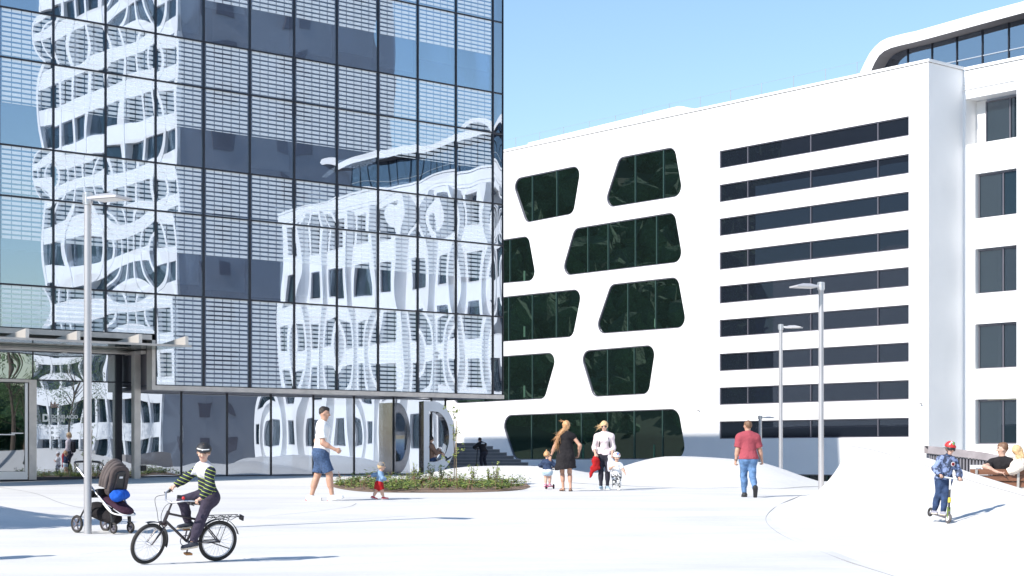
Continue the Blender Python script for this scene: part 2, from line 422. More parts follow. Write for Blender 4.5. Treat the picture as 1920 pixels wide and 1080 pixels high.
# ground floor glazing, set back
WR = 1.35; GB = .62
gxs = [-.62*MOD]+[-n*MOD for n in range(1, 14)]
for i in range(len(gxs)-1):
    x1, x0 = gxs[i], gxs[i+1]; n = i+1
    if n < 8: pane(x0+g, x1-g, GB, 3.16, None, WR)
    else:
        if n >= 11: pane(x0+g, x1-g, 3.42, 4.2, None, WR)
        else: pane(x0+g, x1-g, 3.42, 4.2, None, WR); pane(x0+g, x1-g, GB, 3.38, None, WR)
for i, x in enumerate(gxs[:10]):
    mb = MB(); mb.box(x-.022, x+.022, WR-.03, WR+.08, GB-.02, 3.17 if i < 8 else 4.3); mb.build('ground_mullion', M['dark'], glassb)
mb = MB(); mb.box(-8*MOD-.6, -8*MOD-.4, WR-.04, WR+.1, GB, 4.2); mb.build('ground_mullion', M['dark'], glassb)
mb = MB(); mb.box(-8*MOD, gxs[0], WR-.03, WR+.08, .50, GB); mb.box(gxs[-1], -8*MOD, WR-.03, WR+.08, 3.38, 3.42); mb.box(gxs[-1], -8*MOD-.03, WR-.03, WR+.08, .50, GB)
mb.build('glazing_rail', M['dark'], glassb)
mb = MB(); mb.box(gxs[0]-.03, gxs[0]-.01, WR+.1, 5, .55, 3.16); mb.build('corner_glass', glass_mat('corner_glass', .12, RC, (.7, .75, .75), 0, 0), glassb)
# entrance door at the left with its steel frame
dx0, _ = onplane(GF_, WR, 52, 800); dx1, _ = onplane(GF_, WR, 66, 800)
mb = MB(); mb.box(dx0, dx1, WR-.10, WR-.035, .55, 3.40); mb.box(dx0-1.9, dx0, WR-.10, WR-.035, 3.32, 3.40)
dfr = mb.build('door_frame', M['steel'], glassb)
mb = MB(); mb.box(dx0-1.7, dx0-.04, WR-.09, WR-.04, .56, .78); mb.box(dx0-.12, dx0-.04, WR-.09, WR-.04, .78, 3.3)
door = mb.build('door', M['alu'], glassb)
me_ = pane_mesh('door_glass', 1.56, 2.5, glass_mat('door_glass', .30, RC, (.25, .3, .3), .003, .002))
mesh_obj('door_glass', me_, glassb, (dx0-1.69, WR-.07, .79))
mb = MB(); mb.bar((dx0-1.3, WR-.14, 1.83), (dx0-.45, WR-.14, 1.83), .03, .03); mb.bar((dx0-.55, WR-.14, 1.87), (dx0-.2, WR-.14, 1.87), .03, .03)
mb.build('door_handle', M['alu'], glassb)
# steel clad column under the overhang
cx, _ = onplane(GF_, .75, 255, 800)
mb = MB(); mb.box(cx-.10, cx+.10, .65, .85, .5, 4.3); mb.build('column', M['steel'], glassb)
mb = MB(); mb.box(cx+.11, cx+.26, .6, .8, .78, .95); mb.build('floor_lamp', M['black'], glassb)
# entrance canopy: glass sheet on four steel brackets, beam at the back
def canx(px): return onplane(GF_, -1.8, px, 640)[0]
ca, cb = canx(-140), canx(357)
cg = glass_mat('canopy_glass', .22, (.85, .9, .9), (.66, .76, .74), 0, 0)
mb = MB(); mb.box(ca, cb, -1.8, 1.15, 4.325, 4.35); can = mb.build('canopy_glass', cg, glassb)
mb = MB(); mb.box(ca, cb+.02, -1.84, -1.802, 4.31, 4.37); mb.box(ca, cb, -.06, 0.0, 4.36, 4.42); mb.build('canopy_edge', M['steel'], glassb)
mb = MB(); mb.box(xs[-1]-6, -8*MOD-.15, 1.15, 1.30, 4.22, 4.32); mb.box(xs[-1]-6, -8*MOD-.15, 1.0, 1.15, 4.22, 4.26); mb.box(-8*MOD-.32, -8*MOD-.15, 0.3, 1.3, 4.2, 4.3); mb.build('canopy_beam', M['steel'], glassb)
for pa in (52, 148, 264, 351, -60):
    x = canx(pa); mb = MB()
    mb.add([(x-.07, -1.82, 4.355), (x-.07, -1.82, 4.62), (x-.07, .05, 4.42), (x-.07, .05, 4.355), (x+.03, -1.82, 4.355), (x+.03, -1.82, 4.62), (x+.03, .05, 4.42), (x+.03, .05, 4.355)],
           [(0, 1, 2, 3), (7, 6, 5, 4), (0, 4, 5, 1), (1, 5, 6, 2), (2, 6, 7, 3), (3, 7, 4, 0)])
    mb.box(x-.14, x+.10, -1.82, .05, 4.352, 4.366); mb.build('canopy_bracket', mat('lit_bracket_steel', (.66, .62, .58), .4, .4), glassb)  # lit look of the brackets put into a lighter steel colour
mb = MB(); mb.box(canx(205)-.07, canx(205)+.07, .98, 1.1, 4.18, 4.198); mb.build('downlight', mat('lamp_lens', (.8, .8, .75), .3), glassb)
# door directory lettering on the glass
M['ink'] = mat('white_vinyl', (.78, .78, .76), .6); M['ink2'] = mat('brown_vinyl', (.32, .22, .19), .6); M['inkd'] = mat('dark_vinyl', (.05, .05, .06), .6)
def gtext(body, px, py, ph, m, bold=0):
    x, z = onplane(GF_, WR-.02, px, py); s = ph*49.5/F/.70
    mt = Matrix.Translation((x, WR-.02, z)) @ Matrix.Rotation(R(90), 4, 'X')
    text_mesh('lettering', body, s, m, glassb, mt, .003, 'LEFT', bold)
gtext('blc', 95, 764, 10, M['ink2'], .006)
gtext('D', 79, 790, 13.5, M['ink'], .012)
gtext('DONELAIČIO', 96, 784, 6.2, M['ink'], .004); gtext('BIURAI', 96, 791.5, 6.2, M['ink'], .004)
for L_, y in (('A', 804.5), ('B', 813.5), ('D', 823), ('C', 832), ('E', 842.5)):
    gtext(L_, 97, y, 4.8, M['ink'], .003)
for y, a_, b_, m_ in ((800.8, 12, 5, 'ink'), (810.5, 9, 5, 'ink'), (820, 8, 6, 'inkd'), (829, 13, 7, 'inkd'), (838.7, 10, 7, 'inkd')):
    for k, wpx in enumerate((a_, b_+1)):
        # illegible tenant names read only as fine bars of print
        x0, z = onplane(GF_, WR-.02, 106, y+k*3.0); x1, _ = onplane(GF_, WR-.02, 106+wpx, y)
        mb = MB(); nseg = int(wpx*.9)
        for q in range(nseg):
            xa = x0+(x1-x0)*q/nseg; mb.box(xa, xa+(x1-x0)/nseg*.62, WR-.022, WR-.020, z-.012, z+.012)
        mb.build('small_print', M[m_], glassb)
for y in (802.5, 811.5):
    xa, z = onplane(GF_, WR-.02, 86.5, y-1.5); mb = MB()
    mb.bar((xa, WR-.021, z+.03), (xa+.075, WR-.021, z-.045), .003, .012, up=(0, 1, 0)); mb.bar((xa+.075, WR-.021, z-.045), (xa+.02, WR-.021, z-.045), .003, .012, up=(0, 1, 0)); mb.bar((xa+.075, WR-.021, z-.045), (xa+.07, WR-.021, z+.01), .003, .012, up=(0, 1, 0))
    mb.build('arrow_mark', M['ink'], glassb)
# interior floor of the lobby
mb = MB(); mb.box(-20, -1.2, 1.45, 7, .52, .56); mb.build('lobby_floor', M['interior'], glassb)

# ------------------------------------------------------------------ white building
WD = Vector((.640, -.768)).normalized(); WO = (19.62, 80.38)
WFR = frame_root(WO[0], WO[1], WD); WRZ = math.atan2(WD.y, WD.x)
wb = empty('white_building', (WO[0], WO[1], 0), WRZ, 'long white rendered building with rounded trapezoid windows, narrow ribbon windows and a curved roof storey', 'building')
def wp(px, py, w=0.0): return onplane(WFR, w, px, py)
def rounded(poly, r, n=6):
    out = []; N = len(poly)
    for i in range(N):
        p = Vector(poly[i]); a = Vector(poly[i-1])-p; b_ = Vector(poly[(i+1) % N])-p
        ang = a.angle(b_); d = min(r/math.tan(ang/2), a.length*.45, b_.length*.45); rr = d*math.tan(ang/2)
        a.normalize(); b_.normalize(); pa = p+a*d; pb = p+b_*d; c = p+(a+b_).normalized()*(rr/math.sin(ang/2))
        va, vb = pa-c, pb-c; t = va.angle(vb)
        cr_ = va.x*vb.y-va.y*vb.x; sg = 1 if cr_ > 0 else -1
        for k in range(n+1):
            q = sg*t*k/n; out.append((c.x+va.x*math.cos(q)-va.y*math.sin(q), c.y+va.x*math.sin(q)+va.y*math.cos(q)))
    return out
def offset(loop, d):
    N = len(loop); out = []
    area = sum(loop[i][0]*loop[(i+1) % N][1]-loop[(i+1) % N][0]*loop[i][1] for i in range(N))
    s = 1 if area > 0 else -1
    for i in range(N):
        a, b_, c = Vector(loop[i-1]), Vector(loop[i]), Vector(loop[(i+1) % N])
        e1, e2 = (b_-a), (c-b_)
        if e1.length < 1e-6: e1 = e2
        if e2.length < 1e-6: e2 = e1
        n1 = Vector((-e1.y, e1.x)).normalized(); n2 = Vector((-e2.y, e2.x)).normalized()
        nn_ = (n1+n2)
        nn_ = nn_.normalized()/max(.5, nn_.normalized().dot(n1)) if nn_.length > 1e-6 else n1
        out.append((b_.x+nn_.x*d*s, b_.y+nn_.y*d*s))
    return out
traps = [
 ([(958.5, 336), (1090, 309), (1075, 401), (986, 418)], [997, 1043]),
 ([(1161, 295), (1265, 275), (1281, 367), (1130, 391)], [1190, 1243]),
 ([(1077, 428), (1265, 397.5), (1281, 491), (1051, 518)], [1101, 1139, 1190, 1230]),
 ([(850, 463), (991, 442), (1006, 526), (845, 540)], [955, 910]),
 ([(880, 563), (1092, 541), (1074, 632), (870, 646)], [952.7, 997, 1042]),
 ([(1145, 533), (1271, 519), (1288, 614), (1113, 627)], [1176, 1228]),
 ([(838, 675), (1046, 660), (1021, 748), (852, 757)], [953, 997, 905]),
 ([(1086, 658), (1230, 646), (1216, 739), (1112, 744.5)], [1138, 1188]),
 ([(936, 778.5), (1272, 766), (1288, 861), (964, 862)], [995.5, 1042, 1089, 1138, 1188, 1241]),
]
holes = []
M['mull'] = mat('green_grey_mullion', (.05, .10, .085), .35, .3)
M['green'] = mat('green_interior', (.10, .22, .14), .8)
def window(loop, splits, depth=.16, fw=.055, glass='winglass', parent=None):
    """frame ring as the window, its panes as sub-parts"""
    xs_ = [p[0] for p in loop]; z0 = min(p[1] for p in loop); z1 = max(p[1] for p in loop)
    inner = offset(loop, fw)
    mb = MB(); mb.prism([loop, inner], depth-.05, depth+.05, 0)
    w_ = mb.build('window', M['frame'], parent)
    mb = MB()
    cuts = sorted(splits)
    # polygon clip into panes
    def clip(poly, x, keep_less):
        o = []
        for i in range(len(poly)):
            a, b_ = poly[i], poly[(i+1) % len(poly)]
            ia = (a[0] <= x) == keep_less or a[0] == x; ib = (b_[0] <= x) == keep_less or b_[0] == x
            if ia: o.append(a)
            if ia != ib:
                t = (x-a[0])/(b_[0]-a[0]); o.append((x, a[1]+(b_[1]-a[1])*t))
        return o
    rest = inner; lo = None
    for c in cuts+[None]:
        pl = rest if c is None else clip(rest, c, True)
        if c is not None: rest = clip(rest, c, False)
        if len(pl) >= 3:
            cx_ = sum(p[0] for p in pl)/len(pl); cz_ = sum(p[1] for p in pl)/len(pl)
            mb = MB(); mb.prism([[(p[0]-cx_, p[1]-cz_) for p in pl]], 0, .02, 0, back=True)
            mb.build('pane', M[glass], w_, (cx_, depth, cz_))
    for c in cuts:
        zs = []
        for i in range(len(inner)):
            a, b_ = inner[i], inner[(i+1) % len(inner)]
            if (a[0]-c)*(b_[0]-c) <= 0 and a[0] != b_[0]: zs.append(a[1]+(b_[1]-a[1])*(c-a[0])/(b_[0]-a[0]))
        if len(zs) >= 2:
            mb = MB(); mb.box(c-.028, c+.028, depth-.06, depth-.004, min(zs), max(zs)); mb.build('window_bar', M['mull'] if glass == 'winglass' else M['frame'], w_)
    return w_
wins = []
for pl, sp in traps:
    loop = rounded([wp(*p) for p in pl], .55 if len(sp) < 6 else .7)
    holes.append(loop); wins.append((loop, [wp(s, 600)[0] for s in sp], .09, .05, 'winglass'))
for k in range(9):
    x0, zt = wp(1349, 284+k*63.4); x1, zt1 = wp(1704, 218+k*70.55)
    zt = 17.36-k*1.795; zb = zt-.93
    loop = [(x0, zb), (x1, zb), (x1, zt), (x0, zt)]
    holes.append(loop); wins.append((loop, [wp(s, 600)[0] for s in (1401, 1519, 1645)], .10, .05, 'stripglass'))
x0, _ = wp(1440, 900); x1, _ = wp(1640, 900)
loop = [(x0, -1.6), (x1, -1.6), (x1, .24), (x0, .24)]
holes.append(loop); wins.append((loop, [wp(s, 600)[0] for s in (1476, 1512, 1548, 1590)], .16, .05, 'winglass'))
XL, ZR = -62.0, 19.72
mb = MB(); mb.prism([[(XL, -2.5), (0, -2.5), (0, ZR), (XL, ZR)]]+holes, 0, .35, 0)
# return wall, roof slab
mb.box(-.35, -.002, .352, 2.75, -2.5, ZR-.002)
mb.build('facade_wall', M['plaster'], wb)
mb = MB(); mb.box(XL, .06, -.05, .45, ZR+.03, ZR+.16); mb.box(-.36, .06, .45, 2.8, ZR+.03, ZR+.16); mb.build('coping', M['plaster'], wb)
mb = MB(); mb.box(XL, -.01, 0.01, .3, ZR, ZR+.03); mb.build('coping_joint', mat('brown_joint', (.12, .08, .06), .7), wb)
mb = MB(); mb.box(XL, -.4, .36, 24, ZR-.6, ZR-.2); mb.build('roof', M['reveal'], wb)
for w_ in wins: window(*w_, parent=wb)
# rooms behind the windows are shut off by dark glass; a few green columns read through the panes
for px, py0, py1 in ((1095, 832, 862), (985, 612, 632), (985, 723, 745), (985, 508, 527), (1228, 834, 860), (1230, 598, 614)):
    x, z0 = wp(px, py1, .14); _, z1 = wp(px, py0, .14)
    mb = MB(); mb.tube([(x, .13, z0), (x, .13, z1)], .12, 10, sy=.25); mb.build('inner_column', M['green'], wb)
# roof block with its rounded end, safety posts and wires
xa, _ = wp(990, 268, 4.0); xb, _ = wp(1300, 210, 4.0)
zt0 = wp(990, 268, 4.0)[1]; zt1 = wp(1272, 199, 4.0)[1]; xm = wp(1272, 199, 4.0)[0]; print('roof block', xa, xb, zt0, zt1, xm)
pts = [(xa, ZR-.3), (xa, zt0), (xm, zt1), wp(1283, 200, 4.0), wp(1292, 205, 4.0), wp(1299, 212, 4.0), wp(1303, 222, 4.0), (wp(1303, 222, 4.0)[0], ZR-.3)]
mb = MB(); mb.prism([pts], 4.0, 12, 0, back=True); mb.build('roof_block', M['plaster'], wb)
mb = MB(); mb.add([(xa, 3.97, wp(990, 277, 4)[1]), (xm, 3.97, wp(1272, 216, 4)[1]), (xm, 3.97, wp(1272, 214.5, 4)[1]), (xa, 3.97, wp(990, 276, 4)[1])], [(0, 1, 2, 3)]); mb.build('roof_block_joint', M['frame'], wb)
posts = [967, 1012, 1057, 1105, 1154, 1205, 1255, 1313, 1370, 1428, 1488, 1548, 1607]
px_x = [wp(p, 250, 1.0)[0] for p in posts]
mb = MB()
for x in px_x:
    mb.tube([(x, 1.0, ZR), (x, 1.0, ZR+1.05)], .014, 5)
for z in (ZR+1.02,): mb.tube([(px_x[0]-4, 1.0, z), (px_x[-1]+1, 1.0, z)], .005, 4)
mb.build('safety_rail', M['galv'], wb)
# security cameras on the wall
def wall_cam(px, py, label):
    x, z = wp(px, py); r = Matrix.Rotation(WRZ, 4, 'Z') @ Vector((x, -.0, 0))
    sc_ = .5
    e = empty('security_camera', (WO[0]+r.x, WO[1]+r.y, z), WRZ, label, 'camera')
    mb = MB(); mb.box(-.05, .05, -.05, 0, -.05, .05); mb.bar((0, -.05, 0), (0, -.16, .03), .03, .03); mb.build('bracket', M['alu'], e)
    mb = MB(); mb.tube([(-.12, -.2, -.02), (.14, -.18, .0)], .045, 8); mb.build('housing', M['black'], e); e.scale = (sc_, sc_, sc_)
wall_cam(1311, 769, 'small dark security camera on the white wall right of the lowest trapezoid window')
wall_cam(1728, 757, 'small dark security camera on the white wall right of the lower ribbon windows')
# wing with square windows
YW = 2.72; XE = 70.0
def ww(px, py, w=YW): return onplane(WFR, w, px, py)
wx0, _ = ww(1831, 300); wx1, _ = ww(1906, 300)
wwid = wx1-wx0; step = wwid+.95
wh = []; ww_ = []
tops = [18.2-3.59*k for k in range(5)]
k = 0; xw = wx0
while xw+wwid < XE-.4:
    for j, zt in enumerate(tops):
        zb = zt-2.15
        big = (j == 0)
        loop = [(xw-(.62 if big else .08), zb), (xw+wwid+.05, zb), (xw+wwid+.05, zt+(.12 if big else .04)), (xw-(.62 if big else .08), zt+(.12 if big else .04))]
        wh.append(loop); ww_.append((xw, zb, zt, big))
    xw += step
mb = MB(); mb.prism([[(0.0, -2.5), (XE, -2.5), (XE, ZR-.05), (0.0, ZR-.05)]]+wh, YW, YW+1.0, 0)
mb.box(XE-.3, XE-.002, YW+1.0, 22, -2.5, ZR-.06)
mb.build('wing_wall', M['plaster'], wb)
mb = MB(); mb.box(0.08, XE, YW-.06, YW+.3, ZR-.02, ZR+.12); mb.build('wing_coping', M['plaster'], wb)
mb = MB(); mb.box(0.0, XE, YW-.03, YW-.001, 18.98, 19.02); mb.box(0.0, XE, YW-.05, YW-.001, 18.75, 18.79); mb.build('string_course', M['reveal'], wb)
for xw, zb, zt, big in ww_:
    d = .78 if big else .22
    mb = MB(); mb.box(xw-(.6 if big else .07), xw+wwid+.04, YW-.02, YW+d-.06, zb+.001, zb+.05); mb.build('window_sill', M['reveal'], wb)
for xw, zb, zt, big in ww_:
    d = .78 if big else .22
    loop = [(xw, zb+.05), (xw+wwid, zb+.05), (xw+wwid, zt), (xw, zt)]
    if big:
        mb = MB(); mb.box(xw-.6, xw-.01, YW+d+.06, YW+d+.1, zb, zt+.1); mb.build('reveal_panel', M['reveal'], wb)
    window(loop, [xw+wwid*.62] if xw < wx0+.1 else [], YW+d, .05, 'wingglass', wb)
xq = wx0
while xq+wwid < XE-3:
    mb = MB(); x_ = xq+wwid+.42; mb.box(x_, x_+.42, YW-.62, YW-.002, -2.4, 18.6); mb.build('pier', M['plaster'], wb); xq += step
# penthouse: glazed storey under a curved white roof band
YP = 6.2
def pp(px, py): return onplane(WFR, YP-.9, px, py)
outer = [pp(*p) for p in ((1606, 155), (1612, 138), (1621, 118), (1631, 99.5), (1641, 87), (1652, 77.5), (1664, 71.5), (1680, 67), (1698, 62.5), (1715.6, 58.9), (1838, 24), (1922, 1.7))]
inner_ = [pp(*p) for p in ((1626, 155), (1632, 135), (1640, 117), (1648, 104), (1657, 96), (1671, 89.5), (1690, 84.5), (1715, 78.8), (1744.4, 71.1), (1838, 45.5), (1922, 22.8))]
zo, zi = outer[-1][1], inner_[-1][1]
print('penthouse', zo, zi, outer[-3], inner_[-3])
lp = outer+[(67.5, zo), (68.2, (zo+zi)/2), (67.5, zi)]+inner_[::-1]
M['soff'] = mat('shaded_soffit', (.20, .19, .195), .7)  # underside is white plaster, its shade put into this grey
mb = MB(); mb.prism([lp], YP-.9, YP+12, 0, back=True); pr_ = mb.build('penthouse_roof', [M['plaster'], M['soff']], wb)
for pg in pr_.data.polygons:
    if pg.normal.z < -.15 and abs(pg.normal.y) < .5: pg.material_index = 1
gl0, gl1 = onplane(WFR, YP, 1642, 120)[0], 65.0
M['soff'] = mat('shaded_soffit', (.16, .155, .165), .7)
mw = 1.52; nx_ = int((gl1-gl0)/mw); gl0 = onplane(WFR, YP, 1748, 120)[0]-2*mw; ix_ = [p[0] for p in inner_]; iz_ = [p[1] for p in inner_]
def topz(x): return float(np.interp(x, ix_, iz_))-.03
M['pgl'] = glass_mat('penthouse_glass', .30, (.75, .83, .95), (.3, .35, .4), .002, .0015)
zr_ = onplane(WFR, YP, 1850, 103)[1]
def pent(x0, x1, z0):
    n_ = 6; tp = [(x0+(x1-x0)*i/n_, max(z0+.05, topz(x0+(x1-x0)*i/n_))) for i in range(n_+1)]
    cx_ = (x0+x1)/2; lp_ = [(x0-cx_, 0), (x1-cx_, 0)]+[(x-cx_, z-z0) for x, z in tp[::-1]]
    mb = MB(); mb.prism([lp_], 0, .02, 0, back=True); mb.build('penthouse_pane', M['pgl'], wb, (cx_, YP, z0))
xe_ = onplane(WFR, YP, 1646, 120)[0]
pent(xe_, gl0-.03, ZR-.2)
for k in range(nx_):
    x = gl0+k*mw
    if k < 2 or k > 8: pent(x+.03, x+mw-.03, ZR-.2)
    else:
        mb = MB(); mb.box(-mw/2+.03, mw/2-.03, 0, .02, 0, zr_-.03-ZR+.2); mb.build('penthouse_pane', M['pgl'], wb, (x+mw/2, YP, ZR-.2)); pent(x+.03, x+mw-.03, zr_+.03)
for k in range(nx_+1): mb = MB(); x = gl0+k*mw; mb.box(x-.035, x+.035, YP-.05, YP+.1, ZR-.2, topz(x)); mb.build('penthouse_mullion', M['dark'], wb)
mb = MB(); mb.box(gl0+2*mw, gl0+nx_*mw, YP-.04, YP+.05, zr_-.025, zr_+.025); mb.build('penthouse_rail', M['alu'], wb)
mb = MB(); mb.box(gl0, gl1, YP+5, YP+5.2, ZR-.4, 21.6); mb.box(gl0, gl1, YP+.2, YP+12, ZR-.4, ZR-.2); mb.build('penthouse_core', M['interior'], wb)

# ------------------------------------------------------------------ white tower standing to the right, seen mirrored in the glass front
tl = Matrix.Rotation(WRZ, 4, 'Z') @ Vector((80.7, 0, 0))
tw = empty('white_tower', (WO[0]+tl.x, WO[1]+tl.y, 0), WRZ, 'tall white banded tower outside the frame, seen only mirrored in the blue glass facade', 'tower')
TW, TD, TH = 25.0, 21.0, 42.0
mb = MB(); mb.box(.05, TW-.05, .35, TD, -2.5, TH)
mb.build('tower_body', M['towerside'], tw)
mb = MB()
for k in range(12):
    z = .4+k*3.55; mb.box(0, TW, -.05, .30, z+2.0, z+3.55)
mb.box(0, TW, -.05, .3, -2.5, .9)
mb.build('spandrel_band', M['plaster'], tw)
mb = MB()
for k in range(9):
    x = k*(TW-.5)/8; mb.box(x, x+.5, -.12, .299, -2.4, TH)
mb.build('pier', M['plaster'], tw)
tg = pane_mesh('tower_pane', (TW-.5)/8-.52, 1.96, M['wingglass'])
for k in range(12):
    for j in range(8): mesh_obj('tower_pane', tg, tw, (j*(TW-.5)/8+.51, .24, .4+k*3.55+.02))
mb = MB(); mb.box(-.08, .04, .3, TD, TH-.8, TH+.3)
for k in range(12): mb.box(-.03, .045, 3.2, 5.0, 1.2+k*3.55, 2.6+k*3.55); mb.box(-.03, .045, 9.5, 11.8, 1.2+k*3.55, 2.6+k*3.55)
mb.build('side_window_strip', M['frame'], tw)
# ------------------------------------------------------------------ hills with woods, behind the camera's sides (they colour the windows)
def forest(name, pts, label=None):
    rr = random.Random(3); mb = MB()
    ico = bmesh.new(); bmesh.ops.create_icosphere(ico, subdivisions=2, radius=1); iv = [v.co.copy() for v in ico.verts]; fi = [[v.index for v in f.verts] for f in ico.faces]; ico.free()
    for p, s in pts:
        q = rr.random()*10
        vs = [p+Vector((v.x*s*.8, v.y*s*.8, v.z*s))*(1+.75*noise.noise(v*2.9+Vector((q, q, 0)))) for v in iv]
        mb.add(vs, fi, 0, False)
        for j in range(34):
            d_ = Vector((rr.gauss(0, 1), rr.gauss(0, 1), rr.gauss(.25, 1))).normalized(); c_ = p+Vector((d_.x*s*.85, d_.y*s*.85, d_.z*s*1.05)); a_ = Vector((rr.gauss(0, 1), rr.gauss(0, 1), rr.gauss(0, 1))).normalized()*s*.16; b_ = a_.orthogonal().normalized()*s*.11
            mb.add([c_-a_, c_+b_, c_+a_, c_-b_], [(0, 1, 2, 3)])
    return tag(mb.build(name, mat('forest_green', (.028, .070, .026), .95, var=.5, vscale=.35, bump=.8, bscale=1.2), fix=False), kind='stuff')
rr = random.Random(11); pts = []
def hillz(d): return max(0, 92*math.sin(min(1, max(0, (d-150)/230))*math.pi/2))
for k in range(2600):
    a = R(rr.uniform(95, 215)); d = rr.uniform(150, 330)
    pts.append((Vector((math.cos(a)*d+10, math.sin(a)*d+60, hillz(d)*(.8+.2*math.sin(a*5))+1)), rr.uniform(3.2, 6)))
for k in range(420):
    a = R(rr.uniform(-75, -5)); d = rr.uniform(190, 330)
    pts.append((Vector((math.cos(a)*d+10, math.sin(a)*d+60, hillz(d)*.05+1)), rr.uniform(5, 9)))
forest('far_woods', pts)
mb = MB(); N = 72; rad = [140, 190, 240, 300, 380]
vs = []
for i in range(N):
    a = 2*math.pi*i/N
    on = 1.0 if 90 < math.degrees(a) < 220 else (.12 if 280 < math.degrees(a) < 357 else 0.0)
    for r_ in rad: vs.append((10+math.cos(a)*r_, 60+math.sin(a)*r_, hillz(r_)*on*(.8+.2*math.sin(a*5))-.8))
K = len(rad); fs_ = []
for i in range(N):
    for k in range(K-1): fs_.append((i*K+k, i*K+k+1, ((i+1) % N)*K+k+1, ((i+1) % N)*K+k))
mb.add(vs, fs_, 0, True); tag(mb.build('hillside', mat('hill_grass', (.02, .04, .014), .95, var=.4, vscale=.1), fix=False), kind='structure')

# ------------------------------------------------------------------ trees
M['bark'] = mat('bark', (.12, .09, .065), .9, var=.3, vscale=12)
M['leaf'] = mat('leaf', (.065, .12, .03), .6, var=.5, vscale=3)
M['leaf2'] = mat('leaf_light', (.22, .27, .06), .6, var=.4, vscale=5)
def leaf_cloud(rr, centres, n, s, mb=None):
    mb = mb or MB()
    for k in range(n):
        c, r_ = rr.choice(centres); d = Vector((rr.gauss(0, 1), rr.gauss(0, 1), rr.gauss(0, 1))).normalized()*r_*rr.random()**.4
        p = c+d; a = Vector((rr.gauss(0, 1), rr.gauss(0, 1), rr.gauss(0, .6))).normalized(); b_ = a.orthogonal().normalized()
        q = s*rr.uniform(.6, 1.3)
        mb.add([p-a*q, p+b_*q*.45, p+a*q, p-b_*q*.45], [(0, 1, 2, 3)])
    return mb
def tree(name, loc, h, cr, label, cat='tree', n=3500, seed=1, group=None):
    rr = random.Random(seed); e = empty(name, loc, rr.random()*6, label, cat, group)
    mb = MB(); mb.tube([(0, 0, -.1), (.03, .02, h*.35), (-.04, .03, h*.7), (0, 0, h*.9)], [h*.014, h*.011, h*.007, .01], 8)
    cs = []
    for k in range(14):
        a = rr.random()*6.28; z = h*rr.uniform(.35, .9); l = cr*rr.uniform(.4, .8)*(1.2-.6*(z/h))
        q = Vector((math.cos(a)*l, math.sin(a)*l, z+l*.4)); mb.tube([(0, 0, z*.85), q*.5+Vector((0, 0, z*.47)), q], [h*.0045, h*.003, .005], 5)
        cs.append((q, cr*.33))
    cs.append((Vector((0, 0, h*.9)), cr*.35)); mb.build('trunk', M['bark'], e)
    leaf_cloud(rr, cs, n*2, .085 if h > 4 else .05).build('crown', M['leaf'], e, fix=False)
    return e
def leftof(px, py, s_):   # a place up-sun of a ground point
    p = hit(px, py); q = p-Vector((-SUN_FROM.x, -SUN_FROM.y, 0))*s_; return (q.x, q.y, float(gz(q.x, q.y)))
tree('shade_tree', leftof(30, 975, 6.2), 5.6, 1.9, 'leafy young plaza tree left of the frame, casting broken shade on the paving', seed=4, n=6500)
# entrance-side trees and a lamp far right, seen only as reflections
for k, (x, y, h) in enumerate([(84, -6, 9), (90, -9, 11), (97, -5, 8), (104, -8, 10), (110, -4, 9)]):
    q = Matrix.Rotation(WRZ, 4, 'Z') @ Vector((x, y, 0))
    tree('park_tree', (WO[0]+q.x, WO[1]+q.y, .4), h, h*.36, ('lowest dark park tree nearest the mirrored tower foot', 'tallest dark park tree by the mirrored tower', 'small bushy park tree third from the mirrored tower', 'slender park tree fourth from the mirrored tower', 'outermost park tree past the mirrored tower')[k]+' right of the frame', seed=20+k, n=1500, group='park trees mirrored in the entrance glass')

# ------------------------------------------------------------------ concrete ramp at the right
ub = [hit(1545, 916), hit(1500, 930), hit(1455, 950), hit(1436, 975), hit(1470, 1005), hit(1560, 1042), hit(1690, 1085), hit(1850, 1140), hit(2100, 1220)]
uc = [P(1584, 842, 38), P(1590, 838, 36), P(1600, 838, 34), P(1650, 848, 32.5), P(1740, 875, 30), P(1830, 905, 27.6), P(1925, 932, 25.2), P(2060, 978, 22), P(2250, 1042, 18)]
# two-segment profile so that the face is bowl shaped
cb_ = curve(ub, 8); cc_ = curve(uc, 8)
mb = MB(); NV = 18; vs = []
for a, c in zip(cb_, cc_):
    for j in range(NV+1):
        v = j/NV; p = a.lerp(c, v); zz = a.z+(c.z-a.z)*(v**2.4)
        g_ = float(gz(p.x, p.y))
        vs.append((p.x, p.y, max(zz, g_+.006) if j else g_-.015))
n_ = NV+1; mb.add(vs, [(i*n_+j, i*n_+j+1, (i+1)*n_+j+1, (i+1)*n_+j) for i in range(len(cb_)-1) for j in range(NV)], 0, True)
# lip on top and back wall
ul = curve([P(1588, 840, 38.4), P(1592, 837, 36.4), P(1610, 836.5, 34.5), P(1650, 842, 33.1), P(1740, 859, 30.8), P(1830, 889.5, 28.4), P(1925, 919, 26), P(2060, 963, 22.8), P(2250, 1025, 18.8)], 8)
lip = [(l, l) for l in ul]
vs = []
for c, (l, bk) in zip(cc_, lip): vs += [c, c+(l-c)*.05+Vector((0, 0, .012)), l, Vector((bk.x+.03, bk.y+.03, -.5))]
mb.add(vs, [(4*i+j, 4*i+j+1, 4*i+5+j, 4*i+4+j) for i in range(len(cc_)-1) for j in range(3)], 0, False)
M['ramp'] = mat('ramp_concrete', (.645, .635, .615), .8, var=.05, vscale=.7, stretch=(.6, 1.6, 1), spec=.2)
tag(mb.build('concrete_ramp', M['ramp'], fix=False), 'white concrete skate-like ramp curling up at the right of the plaza', 'ramp')
